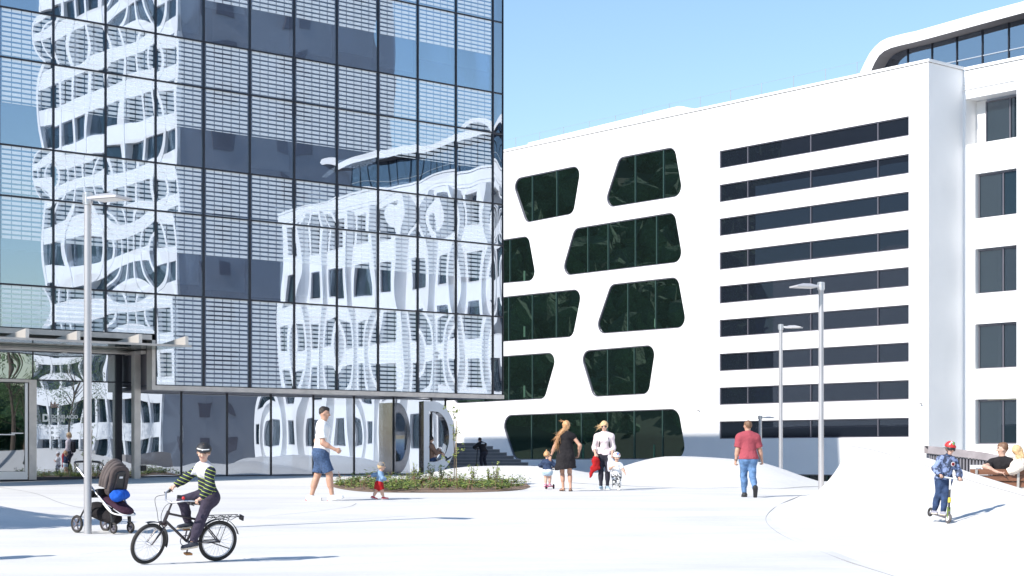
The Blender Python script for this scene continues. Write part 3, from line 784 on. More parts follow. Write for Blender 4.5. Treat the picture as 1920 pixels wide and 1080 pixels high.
mb = MB(); mb.tube([c+Vector((0, -.01, .006)) for c in cc_[10:]], .006, 4); tag(mb.build('ramp_edge_joint', M['joint']), kind='structure')
mb = MB(); mb.tube([c+Vector((0, 0, -.004)) for c in cb_], .008, 4); tag(mb.build('paving_joint', M['joint']), kind='structure')

# ------------------------------------------------------------------ stone stairs behind the glass building
sx0 = P(820, 850, 80).x
st = empty('stone_staircase', (sx0, 80*YS, 0), 0, 'dark grey stone stairs in shade between the glass building and the white wall', 'stairs')
for k in range(8):
    Y = 80+k*.42; z0 = .52+k*.165; xr = P(1004-k*13.5, 850, 80).x-sx0
    mb = MB(); mb.box(0, xr, k*.42, k*.42+.44+(3 if k == 7 else 0), -.5, z0+.165)
    mb.box(0, xr+.01, k*.42-.03, k*.42+.05, z0+.13, z0+.168, 1)
    mb.build('step', [M['stone'], mat('step_nosing', (.34, .34, .36), .8)], st)

# ------------------------------------------------------------------ planting bed
bo = [(622, 908), (650, 904), (720, 899), (800, 897), (880, 900), (960, 907), (993, 911), (985, 917), (950, 921), (880, 923.5), (780, 924), (690, 922.5), (645, 918), (624, 913)]
bp = [hit(*p) for p in bo]
bpc = curve(bp+[bp[0]], 5)[:-1]
cen = sum(bpc, Vector())/len(bpc)
mb = MB(); vs = [(cen.x, cen.y, float(gz(cen.x, cen.y))+.06)]+[(p.x, p.y, float(gz(p.x, p.y))+.006) for p in bpc]
vs += [(cen.x+(p.x-cen.x)*.6, cen.y+(p.y-cen.y)*.6, float(gz(cen.x+(p.x-cen.x)*.6, cen.y+(p.y-cen.y)*.6))+.05) for p in bpc]
n_ = len(bpc)
mb.add(vs, [(1+i, 1+(i+1) % n_, 1+n_+(i+1) % n_, 1+n_+i) for i in range(n_)]+[(1+n_+i, 1+n_+(i+1) % n_, 0) for i in range(n_)], 0, True)
tag(mb.build('planting_soil', M['soil'], fix=False), kind='structure')
rr = random.Random(9)
def inbed(s=.985):
    while True:
        a = rr.uniform(0, 1); i = int(a*n_) % n_; t = math.sqrt(rr.random())*s
        p = cen.lerp(bpc[i].lerp(bpc[(i+1) % n_], rr.random()), t); return Vector((p.x, p.y, float(gz(p.x, p.y))+.03))
mb = MB(); mb2 = MB()
for k in range(900):
    p = inbed(); nz_ = noise.noise(p*1.6)
    if nz_ < -.12: continue
    hgt = rr.uniform(.06, .16)*(1+2.2*max(0, nz_))
    for j in range(12):
        a = rr.random()*6.28; l = hgt*rr.uniform(.5, 1.1); d = Vector((math.cos(a), math.sin(a), 0)); q = p+d*l*.5+Vector((0, 0, hgt*rr.uniform(.2, 1)))
        w = d.cross(Vector((0, 0, 1)))*.028; (mb if rr.random() < .62 else mb2).add([q-d*.045, q+w, q+d*.05+Vector((0, 0, .02)), q-w], [(0, 1, 2, 3)])
tag(mb.build('ground_cover', M['leaf2'], fix=False), kind='stuff')
tag(mb2.build('ground_cover', M['leaf'], fix=False), kind='stuff')
mb = MB()
for k in range(260):
    p = inbed(); mb.bar(p, p+Vector((rr.uniform(-.06, .06), rr.uniform(-.06, .06), rr.uniform(.05, .3))), .006, .006)
tag(mb.build('dry_stems', mat('dry_stem', (.26, .15, .10), .9), fix=False), kind='stuff')
def shrub(px, py, h, w, label, seed, m='leaf2'):
    r2 = random.Random(seed); p = hit(px, py); e = empty('shrub', p, 0, label, 'shrub')
    mb = MB(); cs = []
    for k in range(9):
        a = r2.random()*6.28; q = Vector((math.cos(a)*w*r2.uniform(.2, 1), math.sin(a)*w*r2.uniform(.2, 1), h*r2.uniform(.55, 1)))
        mb.tube([(0, 0, 0), q*.5+Vector((r2.uniform(-.02, .02), 0, .02)), q], [.007, .005, .003], 4); cs += [(q, .05), (q*.8, .045), (q*.65, .03)]
    mb.build('stem', mat('twig', (.16, .11, .07), .9), e, fix=False); leaf_cloud(r2, cs, 130, .028).build('foliage', M[m], e, fix=False)
shrub(664, 916, .42, .18, 'low bushy shrub at the left end of the bed, behind the walking man', 1, 'leaf')
shrub(776, 912, .62, .16, 'upright shrub in the bed just left of the big letter\'s foot', 2)
shrub(805, 911, .66, .17, 'thin upright shrub in front of the big letter', 3, 'leaf')
shrub(828, 912, .58, .10, 'narrow shrub in the bed just left of the young tree', 4, 'leaf')
shrub(886, 913, .58, .16, 'green shrub in the bed right of the young tree', 5)
shrub(918, 915, .50, .14, 'short leafy shrub left of the tall twiggy one', 6)
shrub(930, 915, .72, .22, 'tall twiggy shrub near the right end of the bed', 7)
shrub(716, 917, .3, .16, 'small shrub in the bed right behind the toddler', 8, 'leaf')
# young staked tree
p = hit(851, 913); yt = empty('young_tree', p, 0, 'thin staked young tree with sparse leaves in front of the big letter', 'tree')
mb = MB(); mb.tube([(0, 0, 0), (.02, 0, .8), (-.02, .02, 1.5), (.01, 0, 2.1)], [.016, .013, .009, .004], 6)
cs = []
r2 = random.Random(5)
for k in range(14):
    z = r2.uniform(.5, 1.95); a = r2.random()*6.28; l = r2.uniform(.12, .3); q = Vector((math.cos(a)*l, math.sin(a)*l, z+l*.8)); mb.tube([(0, 0, z), q], [.005, .002], 4); cs += [(q, .07), (q*.5+Vector((0, 0, z*.5)), .05)]
mb.build('trunk', M['bark'], yt, fix=False); leaf_cloud(r2, cs, 260, .032).build('crown', M['leaf2'], yt, fix=False)
mb = MB(); mb.tube([(.06, .03, 0), (.06, .03, 1.75)], .016, 6); mb.build('stake', mat('stake_wood', (.42, .32, .2), .8), yt)

# ------------------------------------------------------------------ big D sculpture
pD = hit(800, 893); Yd = 52.6*YS
e = empty('letter_sculpture', P(786, 888, 52.6), 0, 'big freestanding metal letter D by the ground floor glass', 'sculpture')
e.location.z = .58
def dl(px, py): return ((px-786)*Yd/F, CZ+(HOR-py)*Yd/F-.58)
hD = dl(0, 752)[1]; wDs = dl(858, 0)[0]
x0 = dl(795, 0)[0]
def dshape(xa, xb, za, zb_, n=20):
    r_ = (zb_-za)/2; cxm = xb-min(r_*1.0, (xb-xa)*.72)
    return [(xa, za), (cxm, za)]+[(cxm+(xb-cxm)*math.sin(t), (za+zb_)/2-r_*math.cos(t)) for t in np.linspace(0.05, math.pi-.05, n)]+[(cxm, zb_), (xa, zb_)]
xi, _ = dl(806, 0); xo, _ = dl(858, 0); xr, _ = dl(845, 0); _, zi0 = dl(0, 866); _, zi1 = dl(0, 771)
D_out = dshape(x0, xo, .03, hD); D_in = dshape(xi, xr, zi0, zi1)
M['Dface'] = mat('brushed_white_metal', (.62, .62, .66), .3, .25, var=.05, vscale=2); M['Dside'] = mat('polished_steel_side', (.30, .29, .30), .10, 1.0, var=.2, vscale=2)
mb = MB(); mb.prism([D_out, D_in], 0, .55, 0, 1, back=True); dd = mb.build('letter_face', [M['Dface'], M['Dside']], e)
e.rotation_euler = (0, 0, R(20))
for pg in dd.data.polygons:
    if pg.normal.y > .9: pg.material_index = 1

# ------------------------------------------------------------------ lamps
def lamp(px, pyb, pyt, side, Y=None, label='', rpx=15, zb=None, tilt=0):
    b_ = hit(px, pyb) if Y is None else P(px, pyb, Y)
    if zb is not None: b_.z = zb
    top = CZ+(HOR-pyt)*b_.y/F-b_.z; r_ = rpx*b_.y/F/2
    e = empty('street_lamp', b_, 0, label, 'street lamp', 'grey square-headed lamps on the plaza')
    mb = MB(); mb.tube([(0, 0, -.15), (0, 0, top-.18)], [r_, r_*.94], 20); mb.build('pole', M['galv'], e)
    mb = MB(); mb.tube([(0, 0, top-.18), (0, 0, top)], r_*1.15, 16); mb.tube([(0, 0, top-.15), (0, 0, top-.13)], r_*1.3, 16); mb.tube([(0, 0, top-.04), (0, 0, top-.02)], r_*1.3, 16)
    for a in range(8):
        q = a*math.pi/4; mb.tube([(math.cos(q)*r_*1.22, math.sin(q)*r_*1.22, top-.16), (math.cos(q)*r_*1.22, math.sin(q)*r_*1.22, top-.01)], .009, 6)
    mb.build('clamp', M['alu'], e)
    s = side
    h = MB(); zc = top-.10
    ax = Matrix.Rotation(tilt, 4, 'Z')
    def T(x, y, z): v = ax @ Vector((x*s, y, z)); return (v.x, v.y, v.z)
    h.bar(T(r_, 0, zc+.02), T(.24, 0, zc+.015), .045, .04); h.build('arm', M['alu'], e)
    h = MB(); a0, a1, wd = .14, .66, .20
    vs = [T(a0, -wd, zc-.03), T(a1, -wd, zc-.03), T(a1, wd, zc-.03), T(a0, wd, zc-.03), T(a0, -wd, zc+.0), T(a1, -wd, zc+.0), T(a1, wd, zc+.0), T(a0, wd, zc+.0), T(a0+.14, -.07, zc+.055), T(a1-.2, -.07, zc+.055), T(a1-.2, .07, zc+.055), T(a0+.14, .07, zc+.055)]
    h.add(vs, [(0, 1, 2, 3), (0, 4, 5, 1), (1, 5, 6, 2), (2, 6, 7, 3), (3, 7, 4, 0), (4, 8, 9, 5), (5, 9, 10, 6), (6, 10, 11, 7), (7, 11, 8, 4), (8, 11, 10, 9)]); h.build('lamp_head', mat('lamp_grey', (.52, .51, .52), .45, .3), e)
    h = MB(); h.add([T(a0+.05, -wd+.04, zc-.034), T(a1-.05, -wd+.04, zc-.034), T(a1-.05, wd-.04, zc-.034), T(a0+.05, wd-.04, zc-.034)], [(0, 1, 2, 3)]); h.build('lens', mat('lamp_lens2', (.7, .68, .64), .3), e)
    return e
lamp(164.5, 1001, 361, 1, None, 'tallest lamp post in the foreground, rising beside the stroller at the left', 14.5, tilt=R(-24))
lamp(1539.5, 933, 529, -1, None, 'lamp post right of the man in the red shirt, head pointing left', 10.5, tilt=R(18))
lamp(1464, 899, 608, 1, 50.5, 'middle lamp post between the red shirted man and the taller right hand lamp', 7.5, tilt=R(-20))
lamp(1425.5, 1000, 779, 1, 72, 'farthest shortest lamp just behind the man in the red shirt', 6.5, zb=-1.7, tilt=R(-15))
# one more of these lamps left of the frame; its thin shadow crosses the left foreground
q = leftof(20, 958, 5.2); 

# ------------------------------------------------------------------ curved slatted barrier, box, bench (right)
cv = curve([P(1740, 836, 36.5), P(1790, 841.5, 36.2), P(1850, 849, 35.6), P(1905, 862, 34.8), P(1960, 880, 33.6)], 10)
e = empty('slatted_barrier', (cv[0].x, cv[0].y, 0), 0, 'curved grey barrier with a broad coping over thin vertical slats behind the bench', 'barrier')
o0 = Vector((cv[0].x, cv[0].y, 0))
mb = MB()
vs = []
for c in cv:
    q = c-o0; vs += [(q.x, q.y, c.z), (q.x, q.y, c.z-.17), (q.x+.02, q.y+.45, c.z-.17), (q.x+.02, q.y+.45, c.z)]
mb.add(vs, [(4*i+j, 4*i+(j+1) % 4, 4*i+4+(j+1) % 4, 4*i+4+j) for i in range(len(cv)-1) for j in range(4)])
mb.build('coping', mat('weathered_coping', (.30, .27, .28), .8, var=.2, vscale=3), e)
mb = MB(); L_ = []; acc = 0
for a, b_ in zip(cv[:-1], cv[1:]):
    n = max(1, int((b_-a).length/.055))
    for k in range(n):
        q = a.lerp(b_, k/n)-o0; mb.box(q.x, q.x+.03, q.y+.06, q.y+.10, -.6, q.z-.17)
s_ = mb.build('slats', mat('slat_grey', (.24, .23, .25), .6), e, fix=False); s_['kind'] = 'stuff'
mb = MB(); vs = []
for c in cv: q = c-o0; vs += [(q.x, q.y+.16, -.6), (q.x, q.y+.16, c.z-.18)]
mb.add(vs, [(2*i, 2*i+1, 2*i+3, 2*i+2) for i in range(len(cv)-1)]); mb.build('backing', mat('barrier_backing', (.13, .12, .135), .8), e, fix=False)
# low beige wall right of the barrier
bw = P(1900, 857, 36.5); mb = MB(); mb.box(bw.x, bw.x+6, bw.y+1.5, bw.y+1.9, -.5, bw.z); tag(mb.build('low_wall', mat('beige_wall', (.42, .38, .35), .85, var=.06)), 'low beige wall behind the couple on the bench', 'wall')
p = P(1825, 872, 32.5); e = empty('junction_box', (p.x, p.y, 0), 0, 'small white box with a dark vent behind the bench end', 'box')
mb = MB(); mb.box(0, .30, 0, .25, -.1, p.z); mb.build('casing', M['plaster'], e); mb = MB()
for k in range(4): mb.box(.05+k*.03, .065+k*.03, -.006, 0, p.z-.12, p.z-.06)
mb.build('vent', M['frame'], e)
# bench seen from behind
YB = 30.0*YS; bx0 = P(1824, 0, 30).x; bz = P(0, 879.5, 30).z; bg_ = float(gz(11, 30)); 
be = empty('wooden_bench', (bx0, YB, bz-.84), R(-9), 'brown slatted wooden bench seen from behind at the right edge', 'bench')
M['wood'] = mat('bench_wood', (.20, .085, .045), .6, var=.35, vscale=5, stretch=(.3, 3, 3))
bw_ = 1.25
for k in range(3): mb = MB(); mb.box(-.05, bw_, .02+.03*(2-k)*-1, .055+.03*(2-k)*-1, .84-.105-.115*k, .84-.115*k); mb.build('plank', M['wood'], be)
for k in range(3): mb = MB(); mb.box(-.05, bw_, .12+k*.14, .24+k*.14, .42, .45); mb.build('seat_plank', M['wood'], be)
for x in (.06, .82):
    mb = MB(); mb.bar((x, -.06, .83), (x, .02, .45), .045, .02, up=(0, 1, 0)); mb.bar((x, .02, .45), (x, .02, -.8), .045, .03, up=(0, 1, 0)); mb.bar((x, .02, .40), (x, .5, .40), .04, .03); mb.bar((x, .46, .4), (x, .46, -.8), .04, .03, up=(0, 1, 0)); mb.build('support', mat('pale_steel', (.55, .52, .48), .5, .3), be)
# the small plateau under the bench and barrier
mb = MB(); mb.add([(9.0, 30.2, .155), (22, 21.3, .155), (22, 38.4, .165), (9.8, 39.2, .165)], [(0, 1, 2, 3)]); tag(mb.build('bench_terrace', M['plaza'], fix=False), kind='structure')
# ------------------------------------------------------------------ bodies: smooth-union distance fields meshed by surface nets
class Field:
    def __init__(s): s.p = []
    def cone(s, a, b, ra, rb, mi=0, k=.02, flat=None, q=1.0, clips=()):
        s.p.append((np.array(a, np.float32), np.array(b, np.float32), ra, rb, mi, k, None if flat is None else np.array(flat, np.float32)/np.linalg.norm(flat), q, clips)); return s
    def ball(s, a, r, mi=0, k=.02, flat=None, q=1.0, clips=()): return s.cone(a, a, r, r, mi, k, flat, q, clips)
    def mesh(s, name, mats, parent, h, fold=0.0, fscale=9.0, clips=(), smooth=True, seed=0):
        lo = np.min([np.minimum(p[0], p[1])-max(p[2], p[3])*1.25-.02 for p in s.p], 0)-2*h
        hi = np.max([np.maximum(p[0], p[1])+max(p[2], p[3])*1.25+.02 for p in s.p], 0)+2*h
        n = np.ceil((hi-lo)/h).astype(int)+1
        D = np.full(n, 1.0, np.float32); Mi = np.zeros(n, np.int8); Dm = np.full(n, 9.0, np.float32)
        ax = [lo[i]+h*np.arange(n[i]) for i in range(3)]
        for a, b, ra, rb, mi, k, fl, q, cl in s.p:
            r = max(ra, rb)*1.05+k+3*h
            if fl is not None and q > 1: r *= q
            i0 = np.maximum(0, np.floor((np.minimum(a, b)-r-lo)/h).astype(int)); i1 = np.minimum(n, np.ceil((np.maximum(a, b)+r-lo)/h).astype(int)+1)
            X = ax[0][i0[0]:i1[0], None, None].astype(np.float32); Y = ax[1][None, i0[1]:i1[1], None].astype(np.float32); Z = ax[2][None, None, i0[2]:i1[2]].astype(np.float32)
            px, py, pz = X-a[0], Y-a[1], Z-a[2]; ba = b-a
            if fl is not None:
                dt = (px*fl[0]+py*fl[1]+pz*fl[2])*(1/q-1); px = px+fl[0]*dt; py = py+fl[1]*dt; pz = pz+fl[2]*dt
                bd = float(ba@fl)*(1/q-1); ba = ba+fl*bd
            bb = float(ba@ba)
            if bb > 1e-10: t = np.clip((px*ba[0]+py*ba[1]+pz*ba[2])/bb, 0, 1)
            else: t = np.zeros(np.broadcast(px, py, pz).shape, np.float32)
            d = np.sqrt((px-ba[0]*t)**2+(py-ba[1]*t)**2+(pz-ba[2]*t)**2)-(ra+(rb-ra)*t)
            if fl is not None and q < 1: d = d*(.5+.5*q)
            for (co, no) in cl:
                d = np.maximum(d, (X-co[0])*no[0]+(Y-co[1])*no[1]+(Z-co[2])*no[2])
            sl_ = tuple(slice(i0[i], i1[i]) for i in range(3))
            Ds = D[sl_]; hh = np.clip(.5+.5*(Ds-d)/k, 0, 1)
            better = d < Dm[sl_]; Mi[sl_] = np.where(better, mi, Mi[sl_]); Dm[sl_] = np.where(better, d, Dm[sl_])
            D[sl_] = Ds*(1-hh)+d*hh-k*hh*(1-hh)
        if fold:
            X, Y, Z = ax[0][:, None, None], ax[1][None, :, None], ax[2][None, None, :]
            f = fscale; sd_ = seed*1.7
            D = D+fold*(np.sin(X*f*2.1+1.3*np.sin(Z*f+sd_)+sd_)*np.sin(Z*f*1.3+1.7*np.sin(Y*f*1.6)+X*f)+.6*np.sin(Z*f*3.1+X*f*2.3+Y*f*1.1+sd_)).astype(np.float32)
        for (co, no) in clips:
            D = np.maximum(D, (ax[0][:, None, None]-co[0])*no[0]+(ax[1][None, :, None]-co[1])*no[1]+(ax[2][None, None, :]-co[2])*no[2])
        return nets(name, D, Mi, lo, h, mats, parent, smooth)

def nets(name, D, Mi, lo, h, mats, parent, smooth=True):
    n = D.shape; ins = D < 0
    c = [(i, j, k) for i in (0, 1) for j in (0, 1) for k in (0, 1)]
    S = np.zeros(tuple(x-1 for x in n), np.int8)
    def sub(A, o): return A[o[0]:n[0]-1+o[0], o[1]:n[1]-1+o[1], o[2]:n[2]-1+o[2]]
    for o in c: S += sub(ins, o)
    act = (S > 0) & (S < 8); idx = np.full(S.shape, -1, np.int64); cells = np.argwhere(act); idx[act] = np.arange(len(cells))
    acc = np.zeros((len(cells), 3)); cnt = np.zeros(len(cells))
    ci = cells
    for o in c:
        for a in range(3):
            if o[a]: continue
            o2 = list(o); o2[a] = 1
            d0 = D[ci[:, 0]+o[0], ci[:, 1]+o[1], ci[:, 2]+o[2]]; d1 = D[ci[:, 0]+o2[0], ci[:, 1]+o2[1], ci[:, 2]+o2[2]]
            m = (d0 < 0) != (d1 < 0); t = np.where(m, d0/np.where(m, d0-d1, 1), 0)
            p = np.tile(np.array(o, float), (len(ci), 1)); p[:, a] += t
            acc += p*m[:, None]; cnt += m
    V = lo+h*(ci+acc/cnt[:, None]); fs = []
    for a in range(3):
        b, c2 = (a+1) % 3, (a+2) % 3
        s0 = [slice(1, -1)]*3; s0[a] = slice(0, -1); s1 = list(s0); s1[a] = slice(1, None)
        i0 = ins[tuple(s0)]; i1 = ins[tuple(s1)]
        e = np.argwhere(i0 != i1)
        if len(e) == 0: continue
        fl = i0[e[:, 0], e[:, 1], e[:, 2]]
        off = np.ones(3, int); off[a] = 0; e = e+off
        def g(db, dc):
            q = e.copy(); q[:, b] -= db; q[:, c2] -= dc; return idx[q[:, 0], q[:, 1], q[:, 2]]
        A, B, C, Dd = g(1, 1), g(0, 1), g(0, 0), g(1, 0)
        fs.append(np.where(fl[:, None], np.stack([A, B, C, Dd], 1), np.stack([Dd, C, B, A], 1)))
    Fq = np.concatenate(fs); Fq = Fq[(Fq >= 0).all(1)]
    me = bpy.data.meshes.new(name)
    me.vertices.add(len(V)); me.vertices.foreach_set('co', V.astype(np.float32).ravel())
    me.loops.add(len(Fq)*4); me.loops.foreach_set('vertex_index', Fq.astype(np.int32).ravel())
    me.polygons.add(len(Fq)); me.polygons.foreach_set('loop_start', np.arange(0, len(Fq)*4, 4, dtype=np.int32)); me.polygons.foreach_set('loop_total', np.full(len(Fq), 4, np.int32))
    me.update(calc_edges=True); me.validate()
    for m in mats: me.materials.append(m)
    if len(mats) > 1:
        g0 = np.minimum(ci+1, np.array(n)-1); vm = Mi[ci[:, 0], ci[:, 1], ci[:, 2]]
        me.polygons.foreach_set('material_index', np.clip(vm[Fq[:, 0]], 0, len(mats)-1).astype(np.int32))
    me.polygons.foreach_set('use_smooth', [smooth]*len(me.polygons))
    return mesh_obj(name, me, parent)

def V3(*a): return np.array(a, float)
def ik(a, t, l1, l2, pole):
    a, t = np.array(a, float), np.array(t, float); d = t-a; L = np.linalg.norm(d); mx = (l1+l2)*.999
    if L > mx: t = a+d/L*mx; d = t-a; L = mx
    u = d/L; x = (l1*l1-l2*l2+L*L)/(2*L); hh = math.sqrt(max(0, l1*l1-x*x))
    p = np.array(pole, float); p = p-u*(p@u); p = p/np.linalg.norm(p)
    return a+u*x+p*hh, t
def nrm(v): v = np.array(v, float); return v/np.linalg.norm(v)

M['skin'] = mat('skin', (.50, .28, .195), .55, var=.06, vscale=20); M['skin2'] = mat('skin_pale', (.58, .36, .27), .55, var=.05, vscale=20)
M['lips'] = mat('lips', (.42, .16, .13), .5); M['brow'] = mat('brow', (.12, .07, .05), .8)
M['eye'] = mat('eye', (.03, .025, .025), .2)
def cloth(name, col, var=.12, vs=18): return mat(name, col, .9, var=var, vscale=vs, bump=.02, bscale=15, spec=.2)

def person(name_label, H, loc, rz, J, wear, kind='adult', skin='skin', hair=None, group=None, mtx=None, vox=None, female=False, face=True, extra=None):
    """J: joints in metres in the body frame (x right, y forward, z up): pelvis, chest, head plus hands and feet targets"""
    e = empty('person', loc, rz, name_label, 'person', group)
    if mtx is not None: e.matrix_world = mtx
    K = H; f = Field()
    P_ = dict(adult=dict(head=.068, leg=(.245, .235), arm=(.165, .145), sh=.108, hip=.052, tor=.285, fat=1.0),
              kid=dict(head=.083, leg=(.228, .222), arm=(.155, .135), sh=.098, hip=.05, tor=.275, fat=1.0),
              toddler=dict(head=.112, leg=(.185, .175), arm=(.14, .12), sh=.10, hip=.06, tor=.28, fat=1.28))[kind]
    ft = P_['fat']*(.92 if female else 1)*J.get('fat', 1)
    up = nrm(J.get('up', (0, 0, 1))); fw = nrm(J.get('fw', (0, 1, 0))); rt = nrm(np.cross(fw, up)); 
    pel = V3(*J['pel'])*1.0
    chest = pel+up*P_['tor']*K*.98
    side = nrm(J.get('shx', rt)); hipx = nrm(J.get('hipx', rt))
    shL, shR = chest-up*.018*K-side*P_['sh']*K*(.93 if female else 1), chest-up*.018*K+side*P_['sh']*K*(.93 if female else 1)
    hpL, hpR = pel-hipx*P_['hip']*K, pel+hipx*P_['hip']*K
    fup = nrm(fw - up*(fw@up)); 
    neck0 = chest+up*.02*K; hd = nrm(J.get('hd', fw)); hup = nrm(J.get('hup', up)); r = P_['head']*K*.92
    headc = neck0+nrm(up*.6+hup*.6)*(.055*K+r*.95)+hd*r*.12
    elL, haL = ik(shL, J['haL'], P_['arm'][0]*K, P_['arm'][1]*K, J.get('epL', (-.4, -1, -.3)))
    elR, haR = ik(shR, J['haR'], P_['arm'][0]*K, P_['arm'][1]*K, J.get('epR', (.4, -1, -.3)))
    knL, anL = ik(hpL, J['anL'], P_['leg'][0]*K, P_['leg'][1]*K, J.get('kpL', fw)); knR, anR = ik(hpR, J['anR'], P_['leg'][0]*K, P_['leg'][1]*K, J.get('kpR', fw))
    S = 0
    seg = {}
    def c(region, a, b, ra, rb, k=.03, fl=None, q=1.0): seg.setdefault(region, []).append((np.array(a), np.array(b), ra*K, rb*K, k*K, fl, q))
    wst = pel+up*.09*K
    c('torso', wst, chest-up*.045*K, .068*ft, .083*ft, .04, fup, .74); c('torso', chest-up*.02*K-side*.07*K, chest-up*.02*K+side*.07*K, .042*ft, .042*ft, .05, fup, .85)
    c('torso', shL, shR, .030*ft, .030*ft, .04)
    for q_ in (shL, shR): c('torso', neck0+up*.004*K-fup*.008*K, q_, .030*ft, .024*ft, .03)
    c('pelvis', pel-hipx*.03*K, pel+hipx*.03*K, .072*ft, .072*ft, .05, fup, .85); c('pelvis', pel, wst, .075*ft, .068*ft, .05, fup, .76)
    c('pelvis', pel-fup*.02*K-up*.02*K-hipx*.03*K, pel-fup*.02*K-up*.02*K+hipx*.03*K, .06*ft, .06*ft, .04)
    if female: c('torso', chest-up*.075*K-side*.035*K+fup*.035*K, chest-up*.075*K+side*.035*K+fup*.035*K, .035, .035, .03)
    c('neck', neck0-up*.02*K, headc-hup*r*.3, .033*ft, .029*ft, .02)
    for s, sh, el, ha in (('L', shL, elL, haL), ('R', shR, elR, haR)):
        c('uarm'+s, sh, el, .031*ft, .025*ft, .03); c('farm'+s, el, ha, .0245*ft, .0155*ft, .015)
        c('farm'+s, el, el*.65+ha*.35, .022*ft, .026*ft, .02)
    for s, hp, kn, an in (('L', hpL, knL, anL), ('R', hpR, knR, anR)):
        c('thigh'+s, hp, kn, .051*ft, .034*ft, .04); c('shin'+s, kn, an, .031*ft, .0205*ft, .02); c('shin'+s, kn*.75+an*.25-fw*.008*K, kn*.5+an*.5-fw*.008*K, .033*ft, .029*ft, .02)
    for L_ in seg.values():
        for a, b, ra, rb, k, fl, q in L_: f.cone(a, b, ra, rb, 0, k, fl, q)
    # feet
    ftd = {}
    for s, an in (('L', anL), ('R', anR)):
        d = nrm(J.get('toe'+s, fw)); u_ = nrm(J.get('fup'+s, up if abs(up[2]) > .9 else (0, 0, 1))); u_ = nrm(u_-d*(u_@d)); fl_ = .145*K*(1.05 if kind == 'toddler' else 1)
        heel = an-d*.022*K-u_*.02*K; toe = an+d*(fl_-.05*K)-u_*.026*K; ftd[s] = (heel, toe, d, u_)
        f.cone(heel, toe, .02*K*ft, .015*K*ft, 0, .015*K)
    # head
    hr = nrm(np.cross(hd, hup)); hup2 = nrm(np.cross(hr, hd))
    f.ball(headc+hup2*r*.22-hd*r*.08, r*.80, 0, .02*K, hr, .86); f.cone(headc+hup2*r*.1+hd*r*.15, headc-hup2*r*.52+hd*r*.34, r*.66, r*.40, 0, .03*K, hr, .9)
    if face:
        f.cone(headc+hd*r*.78+hup2*r*.12, headc+hd*r*1.0-hup2*r*.14, r*.07, r*.13, 0, r*.1)
        for s in (-1, 1):
            f.ball(headc+hr*s*r*.72-hd*r*.05-hup2*r*.05, r*.2, 0, r*.05, hr, .45)
            f.ball(headc+hr*s*r*.34+hd*r*.70-hup2*r*.12, r*.2, 0, r*.2)
        for s in (-1, 1): f.cone(headc+hd*r*.80+hup2*r*.30+hr*s*r*.16, headc+hd*r*.68+hup2*r*.32+hr*s*r*.46, r*.045, r*.035, 2, r*.02)
    # hands
    ps = .0105*K*(1.1 if kind != 'adult' else 1)
    for s, el, ha, sg in (('L', elL, haL, -1), ('R', elR, haR, 1)):
        d = nrm(J.get('hd'+s, ha-el)); n_ = J.get('palm'+s, rt*(-sg)); n_ = nrm(np.array(n_)-d*(np.array(n_)@d)); w_ = nrm(np.cross(d, n_))*sg
        curl = J.get('curl'+s, .5); hl = .1*K*(.95 if kind == 'adult' else .9)
        if w_@fw < 0 and 'thumb' not in J: w_ = -w_
        f.cone(ha, ha+d*hl*.38, .0155*K, .019*K, 0, .01*K, n_, .62)
        for i, (o, l) in enumerate(((.33, .46), (.11, .52), (-.12, .49), (-.34, .38))):
            b0 = ha+d*hl*.42+w_*o*.036*K*1.5; a1 = curl*1.2; d1 = nrm(d*math.cos(a1)+n_*math.sin(a1)); a2 = curl*2.6; d2 = nrm(d*math.cos(a2)+n_*math.sin(a2))
            p1 = b0+d1*hl*l*.5; p2 = p1+d2*hl*l*.55
            f.cone(b0, p1, .0062*K, .0055*K, 0, .004*K); f.cone(p1, p2, .0055*K, .0045*K, 0, .003*K)
        tb = ha+d*hl*.12+w_*.014*K; td = nrm(d*.75+w_*.6+n_*.45*curl); f.cone(tb, tb+td*hl*.28, .0078*K, .0065*K, 0, .006*K); f.cone(tb+td*hl*.28, tb+td*hl*.28+nrm(d+n_*curl)*hl*.22, .0065*K, .005*K, 0, .004*K)
    h = vox or max(.0055, .0047*K)
    f.mesh('body', [M[skin], M['lips'], M['brow']], e, h)
    if face:
        for s in (-1, 1):
            mb = MB(); mb.sphere(headc+hr*s*r*.30+hd*r*.775+hup2*r*.13, r*.075, 8, sc=(1, 1, .7)); mb.build('eye', M['eye'], e)
        mb = MB(); mb.tube([headc+hd*r*(.70+.07*math.cos(t))-hup2*r*.42+hr*r*.24*math.sin(t) for t in (-1.2, -.6, 0, .6, 1.2)], [r*.02, r*.04, r*.045, r*.04, r*.02], 6); mb.build('lips', M['lips'], e)
    info = dict(e=e, head=headc, r=r, hd=hd, hr=hr, hup=hup2, haL=haL, haR=haR, chest=chest, up=up, fw=fw, fup=fup, rt=rt, pel=pel, shL=shL, shR=shR, elL=elL, elR=elR, feet=ftd, K=K, anL=anL, anR=anR, knL=knL, knR=knR, side=side)
    # garments
    for gi, w in enumerate(wear):
        gf = Field(); nm, m, regs = w['name'], w['mat'], w['regs']; inf = w.get('inf', .010)*K
        for rg, cut in regs.items():
            tgt = [rg] if rg in seg else [rg+'L', rg+'R']
            for t_ in tgt:
                base = seg[t_][0]
                for (a, b, ra, rb, k, fl, q) in seg[t_]:
                    cl = ()
                    if rg in ('uarm', 'farm', 'thigh', 'shin') and cut < 1:
                        d = nrm(base[1]-base[0]); co = base[0]+(base[1]-base[0])*cut; cl = ((co, d),)
                    ex = w.get('flare', 0)*K if rg in w.get('flare_on', ('uarm', 'thigh')) else 0
                    gf.cone(a, b, ra+inf, rb+inf+ex, 0, k, fl, q, cl)
        cl = []
